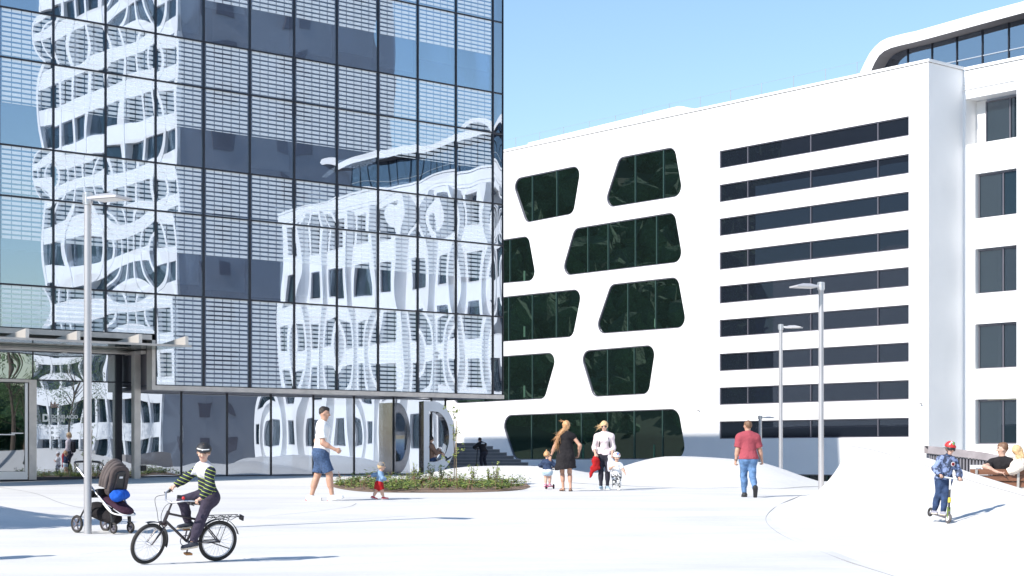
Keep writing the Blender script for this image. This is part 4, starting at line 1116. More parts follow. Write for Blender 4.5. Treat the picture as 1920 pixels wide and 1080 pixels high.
        if 'zmin' in w: cl.append((pel+up*w['zmin']*K, -up))
        if 'zmax' in w: cl.append((pel+up*w['zmax']*K, up))
        if w.get('neck'): cl.append((neck0+up*.045*K, nrm(up+fw*.35)))
        for x in w.get('extra', ()): gf.cone(*x(info))
        o = gf.mesh(nm, [m], e, w.get('vox', h*1.15), fold=w.get('fold', .0022)*K*.8, fscale=w.get('fs', 9)/K**.5, clips=cl, seed=gi+len(name_label))
        if w.get('label'): o['label'] = w['label']
    # shoes
    if J.get('shoe'):
        sm, sole = J['shoe']
        for s in 'LR':
            heel, toe, d, u_ = ftd[s]; gf = Field(); so_ = heel-u_*.028*K
            an = anL if s == 'L' else anR
            gf.cone(heel-d*.002*K, toe, .028*K*ft, .0215*K*ft, 0, .01*K, None, 1, ((so_, -u_),)); gf.cone(heel, an+u_*.012*K, .027*K*ft, .026*K*ft, 0, .02*K, None, 1, ((an+u_*.012*K, u_), (so_, -u_)))
            gf.cone(heel-u_*.02*K, toe-u_*.012*K, .029*K*ft, .0235*K*ft, 1, .004*K, None, 1, ((so_+u_*.014*K, u_), (so_, -u_)))
            gf.mesh('shoe', [sm, sole], e, h*.85)
    # hair
    if hair:
        hm, style = hair; gf = Field(); hc = headc+hup2*r*.26-hd*r*.12
        cf = (headc+hd*r*.50, nrm(hd*1.0-hup2*.75)); cb = (headc-hup2*r*.35, nrm(-hup2-hd*.15))
        if style == 'short': gf.ball(hc, r*.90, 0, .01, hr, .90, (cf, (headc-hup2*r*.15, nrm(-hup2+hd*.5)))); gf.ball(hc+hup2*r*.2+hd*r*.25, r*.74, 0, .01*K, hr, .9, (cf,))
        elif style == 'buzz': gf.ball(hc+hup2*r*.02, r*.85, 0, .01, hr, .88, (cf, (headc+hup2*r*.1, nrm(-hup2+hd*.4)))); gf.cone(hc+hup2*r*.40+hd*r*.42, hc+hup2*r*.40-hd*r*.2, r*.5, r*.55, 0, .02*K, hr, .9, (cf,))
        elif style in ('tail', 'long', 'bob'):
            gf.ball(hc, r*.96, 0, .01, hr, .92, (cf, cb))
            if style == 'tail': gf.cone(hc+hup2*r*.7-hd*r*.3, hc+hup2*r*1.25-hd*r*.2, r*.22, r*.12, 0, .02*K)
            if style == 'bob': gf.cone(hc-hd*r*.3, hc-hup2*r*.9-hd*r*.45, r*.75, r*.55, 0, .03*K, hr, .95)
        hb = J.get('locks')
        if hb:
            rr_ = random.Random(3)
            for q0, q1, q2, ra in hb(info): gf.cone(q0, q1, ra, ra*.8, 0, ra*.5); gf.cone(q1, q2, ra*.8, ra*.3, 0, ra*.5)
        ho = gf.mesh('hair', [hm], e, h*.95, fold=r*.035, fscale=3.2/r*.9, seed=3)
        if hb:
            mb = MB()
            for q0, q1, q2, ra in hb(info):
                for j in range(16):
                    o1, o2, o3 = [np.array([rr_.gauss(0, 1) for _ in range(3)])*ra*z for z in (.5, .7, 1.0)]
                    mb.tube([q0+o1, q1+o2, q2+o3, q2+(q2-q1)*.35+o3*1.5], [.0035, .003, .002, .001], 4)
            mb.build('loose_hair', hm, e, fix=False)
    if extra: extra(info)
    return info
def stand(px, py, Y=None):
    p = hit(px, py) if Y is None else P(px, py, Y); return p
# ------------------------------------------------------------------ colours of clothes
C_white = cloth('white_cotton', (.80, .80, .80), .03); C_denimS = cloth('denim_shorts', (.06, .10, .19), .45, 30); C_jeans = cloth('light_jeans', (.11, .20, .36), .5, 9)
C_dkjeans = cloth('dark_jeans', (.035, .06, .13), .4, 10); C_djk = cloth('denim_jacket', (.20, .31, .46), .25, 20); C_djk2 = cloth('dark_denim', (.035, .055, .11), .35, 25)
C_red = cloth('red_cloth', (.40, .018, .02), .15); C_redshirt = cloth('red_polo', (.34, .07, .09), .14, 60); C_black = cloth('black_cloth', (.022, .02, .022), .2)
C_pink = cloth('pale_pink_knit', (.78, .66, .67), .05); C_navy = cloth('navy_trousers', (.05, .042, .065), .2, 14); C_legg = cloth('charcoal_leggings', (.035, .035, .048), .15)
def hard(m, w=.02):
    for n in m.node_tree.nodes:
        if n.type == 'MAP_RANGE': n.inputs[1].default_value = .5-w; n.inputs[2].default_value = .5+w
    return m
C_cream = cloth('cream_cardigan', (.78, .68, .58), .06); C_brown = cloth('brown_sweater', (.24, .14, .10), .15); C_grey = cloth('grey_knit', (.22, .21, .21), .3, 60)
H_dark = mat('dark_hair', (.02, .015, .013), .6, var=.3, vscale=60); H_brown = mat('brown_hair', (.17, .09, .05), .6, var=.3, vscale=60); H_blond = mat('blond_hair', (.62, .42, .22), .55, var=.35, vscale=50, stretch=(3, 3, 1)); H_red = mat('strawberry_hair', (.55, .30, .14), .55, var=.35, vscale=50)
S_white = mat('white_shoe', (.75, .75, .75), .6); S_black = mat('black_shoe', (.02, .02, .022), .6); S_redheel = mat('red_shoe', (.55, .04, .06), .6); S_blue = mat('blue_grey_shoe', (.28, .38, .46), .7); S_sole = mat('pale_sole', (.6, .52, .42), .8); S_soleW = mat('white_sole', (.72, .72, .72), .8)
def stripes():
    m = cloth('striped_sweater', (.03, .035, .06), .1); nt = m.node_tree; b = nt.nodes['Principled BSDF']
    tc = nn(nt, 'ShaderNodeTexCoord'); sp = nn(nt, 'ShaderNodeSeparateXYZ'); nt.links.new(tc.outputs['Object'], sp.inputs[0])
    z = sp.outputs[2]; x = sp.outputs[0]; y = sp.outputs[1]
    zz = math_n(nt, 'ADD', z, math_n(nt, 'MULTIPLY', y, -.35))
    fr_ = math_n(nt, 'FRACT', math_n(nt, 'DIVIDE', zz, .046))
    st_ = math_n(nt, 'LESS_THAN', fr_, .19)
    mx = nn(nt, 'ShaderNodeMix', data_type='RGBA'); nt.links.new(st_, mx.inputs[0]); mx.inputs[6].default_value = (.025, .03, .05, 1); mx.inputs[7].default_value = (.38, .46, .10, 1)
    mr = math_n(nt, 'MULTIPLY', math_n(nt, 'GREATER_THAN', z, STRIPE_Z), math_n(nt, 'LESS_THAN', math_n(nt, 'ABSOLUTE', x), .145))
    mx2 = nn(nt, 'ShaderNodeMix', data_type='RGBA'); nt.links.new(mr, mx2.inputs[0]); nt.links.new(mx.outputs[2], mx2.inputs[6]); mx2.inputs[7].default_value = (.52, .52, .55, 1)
    nt.links.new(mx2.outputs[2], b.inputs['Base Color']); return m
TEE = {'torso': 1, 'pelvis': 1, 'uarm': .62}

# ------------------------------------------------------------------ bicycle
def spokes(mb, c, ax, R_, n=20, off=.03):
    ax = Vector(ax).normalized(); u = ax.orthogonal().normalized(); v = ax.cross(u); c = Vector(c)
    for i in range(n):
        a = 2*math.pi*i/n; b_ = a+(.5 if i % 2 else -.5)
        p0 = c+ax*(off if i % 4 < 2 else -off)+(u*math.cos(b_)+v*math.sin(b_))*.02; p1 = c+(u*math.cos(a)+v*math.sin(a))*R_
        mb.tube([p0, p1], .0016, 4, caps=False)
def wheel(name, c, ax, R_, parent, tr=.022, rim='alu', nsp=24, hubr=.018):
    mb = MB(); mb.torus((0, 0, 0), ax, R_-tr, tr, 44, 8); w = mb.build(name, M['rubber'], parent, c)
    mb = MB(); mb.torus((0, 0, 0), ax, R_-2.2*tr, .010, 44, 6); mb.build('rim', M[rim], w)
    mb = MB(); spokes(mb, (0, 0, 0), ax, R_-2.3*tr, nsp); mb.build('spokes', M['alu'], w)
    mb = MB(); a = Vector(ax).normalized(); mb.tube([a*-.045, a*.045], hubr, 10); mb.build('hub', M['frame'], w)
    return w
WB, WRd = .90, .250
pf = hit(272, 1058); pr = hit(405, 1052)
dirb = (pf-pr); dirb.z = 0
hb = math.atan2(dirb.y, dirb.x); LEAN = R(11)
bike = empty('bicycle', (pr.x, pr.y, pr.z+.0), 0, 'black boys bicycle with rear rack, ridden by the boy in the black cap', 'bicycle')
bm_ = Matrix.Translation((pr.x, pr.y, float(gz(pr.x, pr.y)))) @ Matrix.Rotation(hb, 4, 'Z') @ Matrix.Rotation(-LEAN if False else LEAN*-1, 4, 'X')
# local: x forward, y left (towards the camera), z up; lean towards the camera
bm_ = Matrix.Translation((pr.x, pr.y, float(gz(pr.x, pr.y)))) @ Matrix.Rotation(hb, 4, 'Z') @ Matrix.Rotation(-LEAN, 4, 'X')
bike.matrix_world = bm_
M['bikepaint'] = mat('bike_black_paint', (.03, .02, .022), .3, .2, coat=.5)
wheel('rear_wheel', (0, 0, WRd), (0, 1, 0), WRd, bike, .023)
HT0, HT1 = Vector((WB-.19, 0, .49)), Vector((WB-.235, 0, .62))     # head tube bottom / top
sa = (HT1-HT0).normalized(); STEER = Matrix.Rotation(R(16), 4, sa)
fork = empty('fork', HT0, 0); fork.parent = bike; fork.rotation_mode = 'QUATERNION'; fork.rotation_quaternion = STEER.to_quaternion()
def fl(v): return Vector(v)-HT0
fork_o = None
mb = MB(); fr0 = Vector((WB, 0, WRd))
for y in (-.05, .05): mb.tube([fl((HT0.x+.012, y*.9, HT0.z-.02)), fl((HT0.x+.06, y, .40)), fl((WB-.01, y, WRd))], [.014, .013, .009], 8)
mb.bar(fl((HT0.x+.01, -.06, HT0.z-.01)), fl((HT0.x+.01, .06, HT0.z-.01)), .03, .03)
mb.tube([fl(HT0), fl(HT1+sa*.12)], .012, 8)
bpy.data.objects.remove(fork)
fork = mb.build('fork', M['bikepaint'], bike, HT0); fork.rotation_mode = 'QUATERNION'; fork.rotation_quaternion = STEER.to_quaternion()
fw_ = MB(); fw_.torus((0, 0, 0), (0, 1, 0), WRd-.023, .023, 44, 8); fwo = fw_.build('front_wheel', M['rubber'], fork, fl(fr0))
mb = MB(); mb.torus(fl(fr0), (0, 1, 0), WRd-.05, .010, 44, 6); spokes(mb, fl(fr0), (0, 1, 0), WRd-.052, 24); mb.tube([fl(fr0+Vector((0, -.05, 0))), fl(fr0+Vector((0, .05, 0)))], .017, 10); mb.build('front_rim', M['alu'], fork)
def arc(c, r_, a0, a1, n=14): return [(c[0]+r_*math.cos(R(a0+(a1-a0)*i/n)), 0, c[2]+r_*math.sin(R(a0+(a1-a0)*i/n))) for i in range(n+1)]
def mudguard(pts, w=.03):
    mb = MB(); vs = []
    for p in pts: vs += [(p[0], -w, p[2]), (p[0], 0, p[2]+.008), (p[0], w, p[2])]
    mb.add(vs, [(3*i+j, 3*i+j+1, 3*i+4+j, 3*i+3+j) for i in range(len(pts)-1) for j in (0, 1)], 0, True); return mb
mudguard([tuple(fl(p)) for p in arc((WB, 0, WRd), WRd+.018, 75, 195)]).build('front_mudguard', M['black'], fork, fix=False)
ST = HT1+sa*.12
gl_, gr_ = Vector((ST.x-.13, .25, ST.z+.075)), Vector((ST.x-.13, -.25, ST.z+.075))
mb = MB(); mb.tube([fl(gl_+Vector((-.03, .0, 0))), fl((ST.x-.03, .17, ST.z+.065)), fl((ST.x+.05, .06, ST.z+.015)), fl((ST.x+.05, -.06, ST.z+.015)), fl((ST.x-.03, -.17, ST.z+.065)), fl(gr_+Vector((-.03, 0, 0)))], .011, 8); mb.bar(fl(ST), fl((ST.x+.05, 0, ST.z+.015)), .025, .025); mb.build('handlebar', M['alu'], fork)
for gg in (gl_, gr_):
    s = 1 if gg.y > 0 else -1
    mb = MB(); mb.tube([fl(gg+Vector((.03, -s*.055, -.005))), fl(gg+Vector((-.045, s*.01, .0)))], .017, 10); mb.build('grip', M['black'], fork)
    mb = MB(); mb.tube([fl(gg+Vector((.06, -s*.08, -.01))), fl(gg+Vector((.075, -s*.03, -.03))), fl(gg+Vector((.03, s*.03, -.04)))], .006, 6); mb.build('brake_lever', M['black'], fork)
mb = MB(); mb.tube([fl((ST.x-.02, .12, ST.z+.10)), fl((ST.x+.02, .10, ST.z+.10))], .022, 10); mb.build('bell', M['black'], fork)
mb = MB(); mb.sphere(fl((ST.x-.02, .165, ST.z+.10)), .02, 10); mb.build('red_lamp', mat('red_plastic', (.6, .02, .02), .35), fork)
for s in (-1, 1):
    mb = MB(); mb.tube(curve([fl((ST.x-.02, s*.17, ST.z+.04)), fl((ST.x+.16, s*.12, ST.z+.03)), fl((ST.x+.17, s*.04, ST.z-.12)), fl((HT0.x+.05, s*.03, HT0.z-.02))], 6), .0035, 5); mb.build('brake_cable', M['black'], fork)
BBk = Vector((.40, 0, .255)); SC_ = Vector((.27, 0, .60))
mb = MB(); mb.tube([HT0-sa*.02, HT1+sa*.01], .021, 10)
mb.tube([HT0+sa*.03, BBk], .017, 10); mb.tube([HT1-sa*.02, Vector((.30, 0, .52))], .014, 10); mb.tube([BBk, SC_], .016, 10)
for y in (-.055, .055): mb.tube([BBk, Vector((.2, y*.8, .25)), Vector((0, y, WRd))], .009, 8); mb.tube([Vector((.29, 0, .53)), Vector((.2, y*.8, .47)), Vector((0, y, WRd))], .008, 8)
mb.build('frame', M['bikepaint'], bike)
mb = MB(); mb.tube([SC_-Vector((.0, 0, .03)), Vector((.245, 0, .68))], .012, 8); mb.build('seat_post', M['alu'], bike)
fs_ = Field(); fs_.cone((.15, 0, .71), (.22, 0, .71), .062, .05, 0, .03, (0, 0, 1), .5); fs_.cone((.22, 0, .715), (.38, 0, .715), .04, .022, 0, .03, (0, 0, 1), .6); fs_.mesh('saddle', [M['black']], bike, .008)
mudguard(arc((0, 0, WRd), WRd+.02, 10, 165)).build('rear_mudguard', M['black'], bike, fix=False)
mb = MB()
for y in (-.055, .055):
    mb.tube([(.20, y, .555), (-.26, y, .555)], .005, 6); mb.tube([(-.26, y, .555), (-.28, y, .52)], .005, 6); mb.tube([(-.10, y, .555), (0, y*1.1, WRd)], .004, 6); mb.tube([(.16, y, .555), (.25, y*.3, .58)], .004, 6)
    zz = [(.18-.075*k, y, .555 if k % 2 else .515) for k in range(6)]; mb.tube(zz, .004, 5)
for x in (.18, .08, -.02, -.12, -.22): mb.tube([(x, -.055, .555), (x, .055, .555)], .004, 6)
mb.build('rear_rack', M['black'], bike)
mb = MB(); mb.box(-.295, -.28, -.05, .05, .50, .56); mb.build('rear_reflector', M['black'], bike)
mb = MB(); mb.torus(BBk+Vector((0, -.04, 0)), (0, 1, 0), .065, .006, 28, 6); mb.tube([(.40, -.04, .315), (0, -.04, .285)], .004, 5); mb.tube([(.40, -.04, .195), (0, -.04, .22)], .004, 5); mb.build('chain_guard', M['frame'], bike)
cr0 = Vector((.02, .0, -.125))
for s in (1, -1):
    q = BBk+Vector((0, s*.065, 0)); t_ = q+cr0*s; mb = MB(); mb.bar(q, t_, .02, .012); mb.tube([BBk, q], .012, 8); mb.build('crank', M['frame'], bike)
    mb = MB(); mb.box(t_.x-.04, t_.x+.04, min(t_.y, t_.y+s*.08), max(t_.y, t_.y+s*.08), t_.z-.01, t_.z+.012); mb.build('pedal', mat('pedal_orange', (.35, .16, .05), .6), bike)
mb = MB(); mb.bar((.12, .06, .25), (-.12, .075, .17), .012, .012); mb.build('kickstand', M['black'], bike)
# boy on the bicycle, in bike axes turned so that body y is bike x
def b2p(v): v = Vector(v); return (-v.y, v.x, v.z)     # bike (x fwd,y left) -> body (x right,y fwd)
def fk(v): return HT0+(STEER @ (Vector(v)-HT0))
GL, GR = fk(gl_), fk(gr_)
HB = 1.29; STRIPE_Z = 1.035
pedL = BBk+Vector((0, .10, 0))+cr0; pedR = BBk+Vector((0, -.10, 0))-cr0
C_str = stripes()
def cap_extra(col, brimdir=0, brimcol=None, label=None, badge=True):
    def fn(i):
        r, hc = i['r'], i['head']; gf = Field(); c0 = hc+i['hup']*r*.22-i['hd']*r*.08
        gf.ball(c0, r*1.085, 0, .01, i['hr'], .90, ((hc+i['hup']*r*.36, nrm(-i['hup']-i['hd']*.05)),))
        bd = nrm(i['hd']*math.cos(brimdir)+i['hr']*math.sin(brimdir)-i['hup']*.06)
        b0 = hc+i['hup']*r*.56+bd*r*.66; gf.cone(b0, b0+bd*r*.42, r*.52, r*.46, 0, r*.12, nrm(i['hup']+bd*.2), .13)
        o = gf.mesh('cap', [col], i['e'], max(.0045, r*.055))
        if badge:
            mb = MB(); s = np.linspace(-.9, .9, 9); pts = [c0+(i['hd']*math.cos(t)+i['hr']*math.sin(t)*.9)*r*.99+i['hup']*r*.42 for t in s]
            mb.tube(pts, r*.075, 5, sy=1); mb.build('cap_band_print', C_white, i['e'])
            mb = MB(); mb.sphere(b0+bd*r*.35+i['hup']*r*.085, r*.10, 6, sc=(1.4, 1, .4)); mb.build('cap_logo', C_white, i['e'])
    return fn
def collar(i):
    gf = Field(); c = i['chest']+i['up']*.035*i['K']; gf.cone(c-i['rt']*.01, c+i['rt']*.01, .045*i['K'], .045*i['K'], 0, .01); gf.cone(c+i['fw']*.03*i['K'], c+i['fw']*.05*i['K']-i['up']*.04*i['K'], .03*i['K'], .015*i['K'], 0, .02)
    gf.mesh('neck_scarf', [cloth('pale_scarf', (.62, .55, .60), .3, 50)], i['e'], .006, fold=.003, fscale=22)
person('boy in black cap and green striped sweater riding the bicycle', HB, (0, 0, 0), 0,
    dict(pel=b2p((.17, .0, .80)), up=(.03, .22, 1), fw=(0, 1, -.15), hd=(-.80, .52, -.12), hup=(-.05, .05, 1), haL=b2p(GL+Vector((-.06, .0, .03))), haR=b2p(GR+Vector((-.06, 0, .03))),
         hdL=(-.1, .8, -.35), hdR=(.1, .8, -.35), palmL=(0, -.2, -1), palmR=(0, -.2, -1), curlL=.85, curlR=.85, epL=(-.8, -.3, -.4), epR=(.8, -.3, -.4),
         anL=b2p(pedL+Vector((-.03, 0, .075))), anR=b2p(pedR+Vector((-.03, 0, .075))), kpL=(-.15, 1, .3), kpR=(.15, 1, .3), toeL=(0, 1, -.15), toeR=(0, 1, -.1), shoe=(mat('dark_blue_shoe', (.03, .035, .05), .7), S_sole)),
    [dict(name='sweater', mat=C_str, regs={'torso': 1, 'pelvis': 1, 'uarm': 1, 'farm': .93}, inf=.014, zmin=-.045, neck=True, fold=.003),
     dict(name='trousers', mat=C_navy, regs={'pelvis': 1, 'thigh': 1, 'shin': .94}, inf=.013, zmax=.06, fold=.0045)],
    kind='kid', skin='skin2', hair=(H_brown, 'short'), mtx=bm_ @ Matrix.Rotation(R(-90), 4, 'Z'), vox=.0052, extra=lambda i: (cap_extra(S_black)(i), collar(i)))

# ------------------------------------------------------------------ stroller
# local: x forward (towards +X, slightly to the camera), y left, z up
psr = hit(200, 999)
stl = empty('stroller', (psr.x, psr.y, float(gz(psr.x, psr.y))), R(-38), 'dark grey stroller with a blue bag on its footrest, standing behind the left lamp post', 'stroller')
M['fabric'] = cloth('taupe_stroller_fabric', (.085, .068, .066), .2, 15); M['aub'] = cloth('aubergine_fabric', (.045, .02, .035), .2, 15); M['blue'] = cloth('blue_bag_cloth', (.015, .10, .50), .2, 12)
def swheel(c, R_, tr, spk=3):
    mb = MB(); mb.torus((0, 0, 0), (0, 1, 0), R_-tr, tr, 30, 8); w = mb.build('wheel', M['rubber'], stl, c)
    mb = MB(); mb.torus((0, 0, 0), (0, 1, 0), R_-2.1*tr, .008, 26, 6, 0)
    for k in range(spk*2-1 if spk > 3 else 5):
        a = 2*math.pi*k/5; mb.bar((0, 0, 0), (math.cos(a)*(R_-2*tr), 0, math.sin(a)*(R_-2*tr)), .022, .016, up=(0, 1, 0))
    mb.tube([(0, -.02, 0), (0, .02, 0)], .022, 10); mb.build('rim', M['frame'], w)
swheel((-.36, .27, .135), .135, .020); swheel((-.36, -.27, .135), .135, .020)
for y in (.16, -.16):
    swheel((.36, y, .085), .085, .017)
    mb = MB(); mb.tube([(.335, y, .13), (.33, y, .22), (.30, y*1.05, .34)], [.022, .028, .022], 10); mb.bar((.36, y-.03, .085), (.34, y-.03, .17), .03, .012); mb.bar((.36, y+.03, .085), (.34, y+.03, .17), .03, .012); mb.build('front_fork', M['black'], stl)
for s in (1, -1):
    mb = MB(); mb.tube([(.32, s*.17, .34), (.05, s*.235, .60), (-.30, s*.26, .93), (-.40, s*.25, 1.0)], .014, 10); mb.build('side_rail', M['alu'], stl)
    mb = MB(); mb.tube([(-.36, s*.27, .135), (-.2, s*.26, .35), (.0, s*.245, .62)], .013, 8); mb.build('rear_leg', M['black'], stl)
mb = MB(); mb.tube(curve([(-.38, .25, .99), (-.45, .24, 1.05), (-.48, .15, 1.07), (-.48, -.15, 1.07), (-.45, -.24, 1.05), (-.38, -.25, .99)], 6), .018, 10); mb.build('handle', M['black'], stl)
mb = MB(); mb.tube([(-.40, .25, 1.0), (-.52, .26, .88), (-.60, .27, .80)], .008, 6); mb.build('strap', M['black'], stl)
# parent facing seat: we see the back of its shell, the folded hood hoops round it
SX = Vector((0, 1, 0)); SU = Vector((.30, 0, .954)); SN = SU.cross(SX)*-1
def seatp(a_, u_, n__): return Vector((.17, 0, .54))+SX*a_+SU*u_+SN*n__
def shell(w0, w1, h0, h1, n0, n1, r_, m_, nm):
    lp = rounded([(-w0, h0), (w0, h0), (w1, h1), (-w1, h1)], r_, 7); mb = MB(); k_ = len(lp)
    lp2 = offset(lp, .012)
    for L2, nn_ in ((lp, n0), (lp, n1-.012), (lp2, n1)): mb.add([seatp(x, z, nn_) for x, z in L2], [])
    mb.f += [[i+o_, (i+1) % k_+o_, k_+(i+1) % k_+o_, k_+i+o_] for o_ in (0, k_) for i in range(k_)]+[[2*k_+i for i in range(k_)], list(range(k_))[::-1]]
    mb.m += [0]*(2*k_+2); mb.sm += [True]*(2*k_)+[False]*2
    return mb.build(nm, m_, stl)
shell(.175, .165, .0, .50, -.05, .06, .14, M['fabric'], 'seat_back')
shell(.125, .11, .07, .43, .045, .072, .09, M['black'], 'back_panel')
shell(.04, .04, .31, .355, .06, .077, .012, mat('pale_slot', (.7, .7, .7), .7), 'slot')
for s in (1, -1): mb = MB(); mb.bar(seatp(s*.095, .10, .078), seatp(s*.075, .38, .078), .02, .012); mb.build('harness_strap', M['fabric'], stl)
for k in range(3):
    mb = MB(); o_ = .012*k; pts = [seatp((.185+o_*.5)*math.cos(t), .24+(.275+o_)*math.sin(t), -.03-.05*k) for t in np.linspace(-.35, math.pi+.35, 26)]
    mb.tube(pts, .026, 8, sy=1.3); mb.build('hood', mat('hood_fabric', (.10, .08, .076), .85, var=.2, vscale=10), stl)
mb = MB(); mb.obox((.0, 0, .60), (.10, 0, .02), (0, .24, 0), (0, 0, .05)); mb.tube([(-.12, .26, .62), (-.12, -.26, .62)], .02, 8); mb.build('seat_hinge', M['black'], stl)
gf = Field(); gf.cone((.12, 0, .50), (.42, 0, .36), .17, .14, 0, .05, (.42, 0, .9), .38); gf.mesh('footrest', [M['aub']], stl, .010)
mb = MB(); mb.tube(curve([(.16, .19, .45), (.36, .20, .32), (.50, .13, .28), (.53, 0, .275), (.50, -.13, .28), (.36, -.20, .32), (.16, -.19, .45)], 5), .013, 8); mb.build('footrest_rim', M['ink'], stl)
gf = Field(); gf.cone((-.22, 0, .34), (.16, 0, .22), .17, .13, 0, .08, (0, 0, 1), .75); gf.mesh('basket', [cloth('basket_mesh', (.02, .018, .02), .2)], stl, .011, fold=.004, fscale=14)
gf = Field(); gf.cone((.26, .10, .58), (.36, -.10, .56), .10, .11, 0, .05, (0, 0, 1), .8); bag = gf.mesh('blue_bag', [M['blue']], None, .009, fold=.006, fscale=16)
bag.matrix_world = Matrix.Translation(stl.location) @ Matrix.Rotation(R(-38), 4, 'Z'); tag(bag, 'bright blue cloth bag lying on the stroller footrest', 'bag')
# ------------------------------------------------------------------ big figures
def place(px, py): return hit(px, py)
def redheel(i):
    for s in 'LR':
        heel, toe, d, u = i['feet'][s]; K_ = i['K']; gf = Field(); gf.cone(heel-u*.016*K_-d*.012*K_, heel-u*.016*K_+d*.012*K_, .0245*K_, .0255*K_, 0, .005, None, 1, ((heel-u*.030*K_, -u), (heel-u*.012*K_, u)))
        gf.mesh('shoe_heel', [S_redheel], i['e'], .006)
p = place(603, 939); s_ = 174*p.y/F
Kq = 1.80*.0+s_/.985
person('man in white t-shirt and denim shorts striding to the right', Kq, p, R(-90),
    dict(pel=(0, 0, .512*Kq), up=(0, .05, 1), fw=(0, 1, 0), hd=(0, 1, -.12), haL=(-.15*Kq, -.02*Kq, .50*Kq), haR=(.14*Kq, .155*Kq, .545*Kq), epR=(.3, -1, -.3), palmR=(-1, .2, 0), curlR=.5, curlL=.4,
         anL=(-.03*Kq, -.115*Kq, .042*Kq), anR=(.035*Kq, .115*Kq, .05*Kq), toeL=(0, 1, -.06), toeR=(0, 1, .22), shoe=(S_white, S_soleW), fat=1.06),
    [dict(name='shirt', mat=C_white, regs={'torso': 1, 'pelvis': 1, 'uarm': .72}, inf=.014, flare=.004, zmin=-.01, neck=True, fold=.004, fs=7),
     dict(name='shorts', mat=C_denimS, regs={'pelvis': 1, 'thigh': .9}, inf=.011, flare=.014, zmax=.05, fold=.004)],
    hair=(H_dark, 'buzz'), extra=redheel)
p = place(711, 937); s_ = 73*p.y/F
def beanie(m): 
    def fn(i):
        r, hc = i['r'], i['head']; gf = Field(); gf.ball(hc+i['hup']*r*.32-i['hd']*r*.12, r*.97, 0, .01, i['hr'], .92, ((hc+i['hup']*r*.22-i['hd']*r*.1, nrm(-i['hup']-i['hd']*.25)),)); gf.mesh('beanie', [m], i['e'], .006, fold=.002, fscale=40)
    return fn
person('toddler in grey beanie, denim jacket and red shorts running beside the bed', s_, p, R(-80),
    dict(pel=(0, 0, .40*s_), up=(0, .1, 1), fw=(0, 1, 0), hd=(0, 1, 0), haL=(-.10*s_, -.24*s_, .62*s_), haR=(.16*s_, .18*s_, .50*s_), epL=(-1, .3, -.3), epR=(1, -1, -.2),
         anL=(-.06*s_, -.15*s_, .06*s_), anR=(.06*s_, .11*s_, .05*s_), toeL=(0, 1, -.3), shoe=(S_redheel, S_soleW)),
    [dict(name='jacket', mat=C_djk, regs={'torso': 1, 'pelvis': 1, 'uarm': 1, 'farm': .8}, inf=.018, zmin=.03, neck=True, fold=.005, fs=14),
     dict(name='shorts', mat=C_red, regs={'pelvis': 1, 'thigh': .82}, inf=.02, flare=.022, zmax=.09, fold=.005, fs=12)], kind='toddler', skin='skin2', hair=(H_blond, 'short'), extra=beanie(C_grey), vox=.005)
# woman in black dress
p = place(1061, 921); s_ = 131*p.y/F; Kw = s_/.99
def dress(i):
    K = i['K']; return None
def wlocks(i):
    hc, r = i['head'], i['r']; L = []
    for k in range(6):
        a = -.25+.1*k; q0 = hc-i['hd']*r*.5-i['hup']*r*.1*k+i['hr']*a*r; q1 = hc-i['rt']*r*(1.0+.22*k)-i['up']*r*(1.2+.35*k)-i['fw']*r*.7; q2 = q1-i['rt']*r*(1.1-.18*k)-i['up']*r*(.9+.25*k)
        L.append((q0, q1, q2, r*.30))
    L.append((hc+i['hup']*r*.6, hc+i['hup']*r*1.0-i['rt']*r*.5, hc+i['hup']*r*1.15-i['rt']*r*1.0, r*.12))
    return L
sandal = lambda i: None
def sandals(i):
    for s in 'LR':
        heel, toe, d, u = i['feet'][s]; K = i['K']; mb = MB()
        mb.bar(heel-u*.024*K-d*.02*K, toe-u*.018*K+d*.01*K, .045*K, .008*K, up=u); w = nrm(np.cross(d, u))
        for t in (.25, .75): c = heel+(toe-heel)*t; mb.tube([c-w*.024*K-u*.015*K, c+u*.022*K, c+w*.024*K-u*.015*K], .006*K, 6)
        mb.tube([heel-w*.02*K, heel-d*.024*K+u*.012*K, heel+w*.02*K], .005*K, 6); mb.build('sandal', S_black, i['e'])
    mb = MB(); c = i['haL']; d = nrm(i['haL']-i['elL']); mb.tube([c-d*.02*i['K'], c-d*.005*i['K']], .021*i['K'], 10); mb.build('wristband', M['black'], i['e'])
K = Kw
person('woman in a loose black dress with wind blown strawberry blond hair, back turned', Kw, p, R(8),
    dict(pel=(0, 0, .515*K), up=(.02, .02, 1), fw=(0, 1, 0), hd=(-.35, .9, -.25), haL=(-.215*K, .05*K, .47*K), haR=(.19*K, .03*K, .53*K), epL=(-.8, -.6, 0), epR=(.6, -1, 0), palmL=(.5, .5, 0),
         anL=(-.035*K, .02*K, .045*K), anR=(.055*K, -.07*K, .045*K), toeL=(-.3, 1, -.05), toeR=(.25, 1, -.05), locks=wlocks),
    [dict(name='dress', mat=C_black, regs={'torso': 1, 'pelvis': 1}, inf=.010, zmax=.335, fold=.008, fs=10, extra=[
        lambda i: (i['pel']+i['up']*.12*i['K'], i['pel']-i['up']*.17*i['K'], .085*i['K'], .16*i['K'], 0, .06*i['K'], i['fup'], .72, ((i['pel']-i['up']*.20*i['K'], nrm(-i['up']+i['rt']*.12)),))])],
    female=True, hair=(H_red, 'long'), extra=sandals)
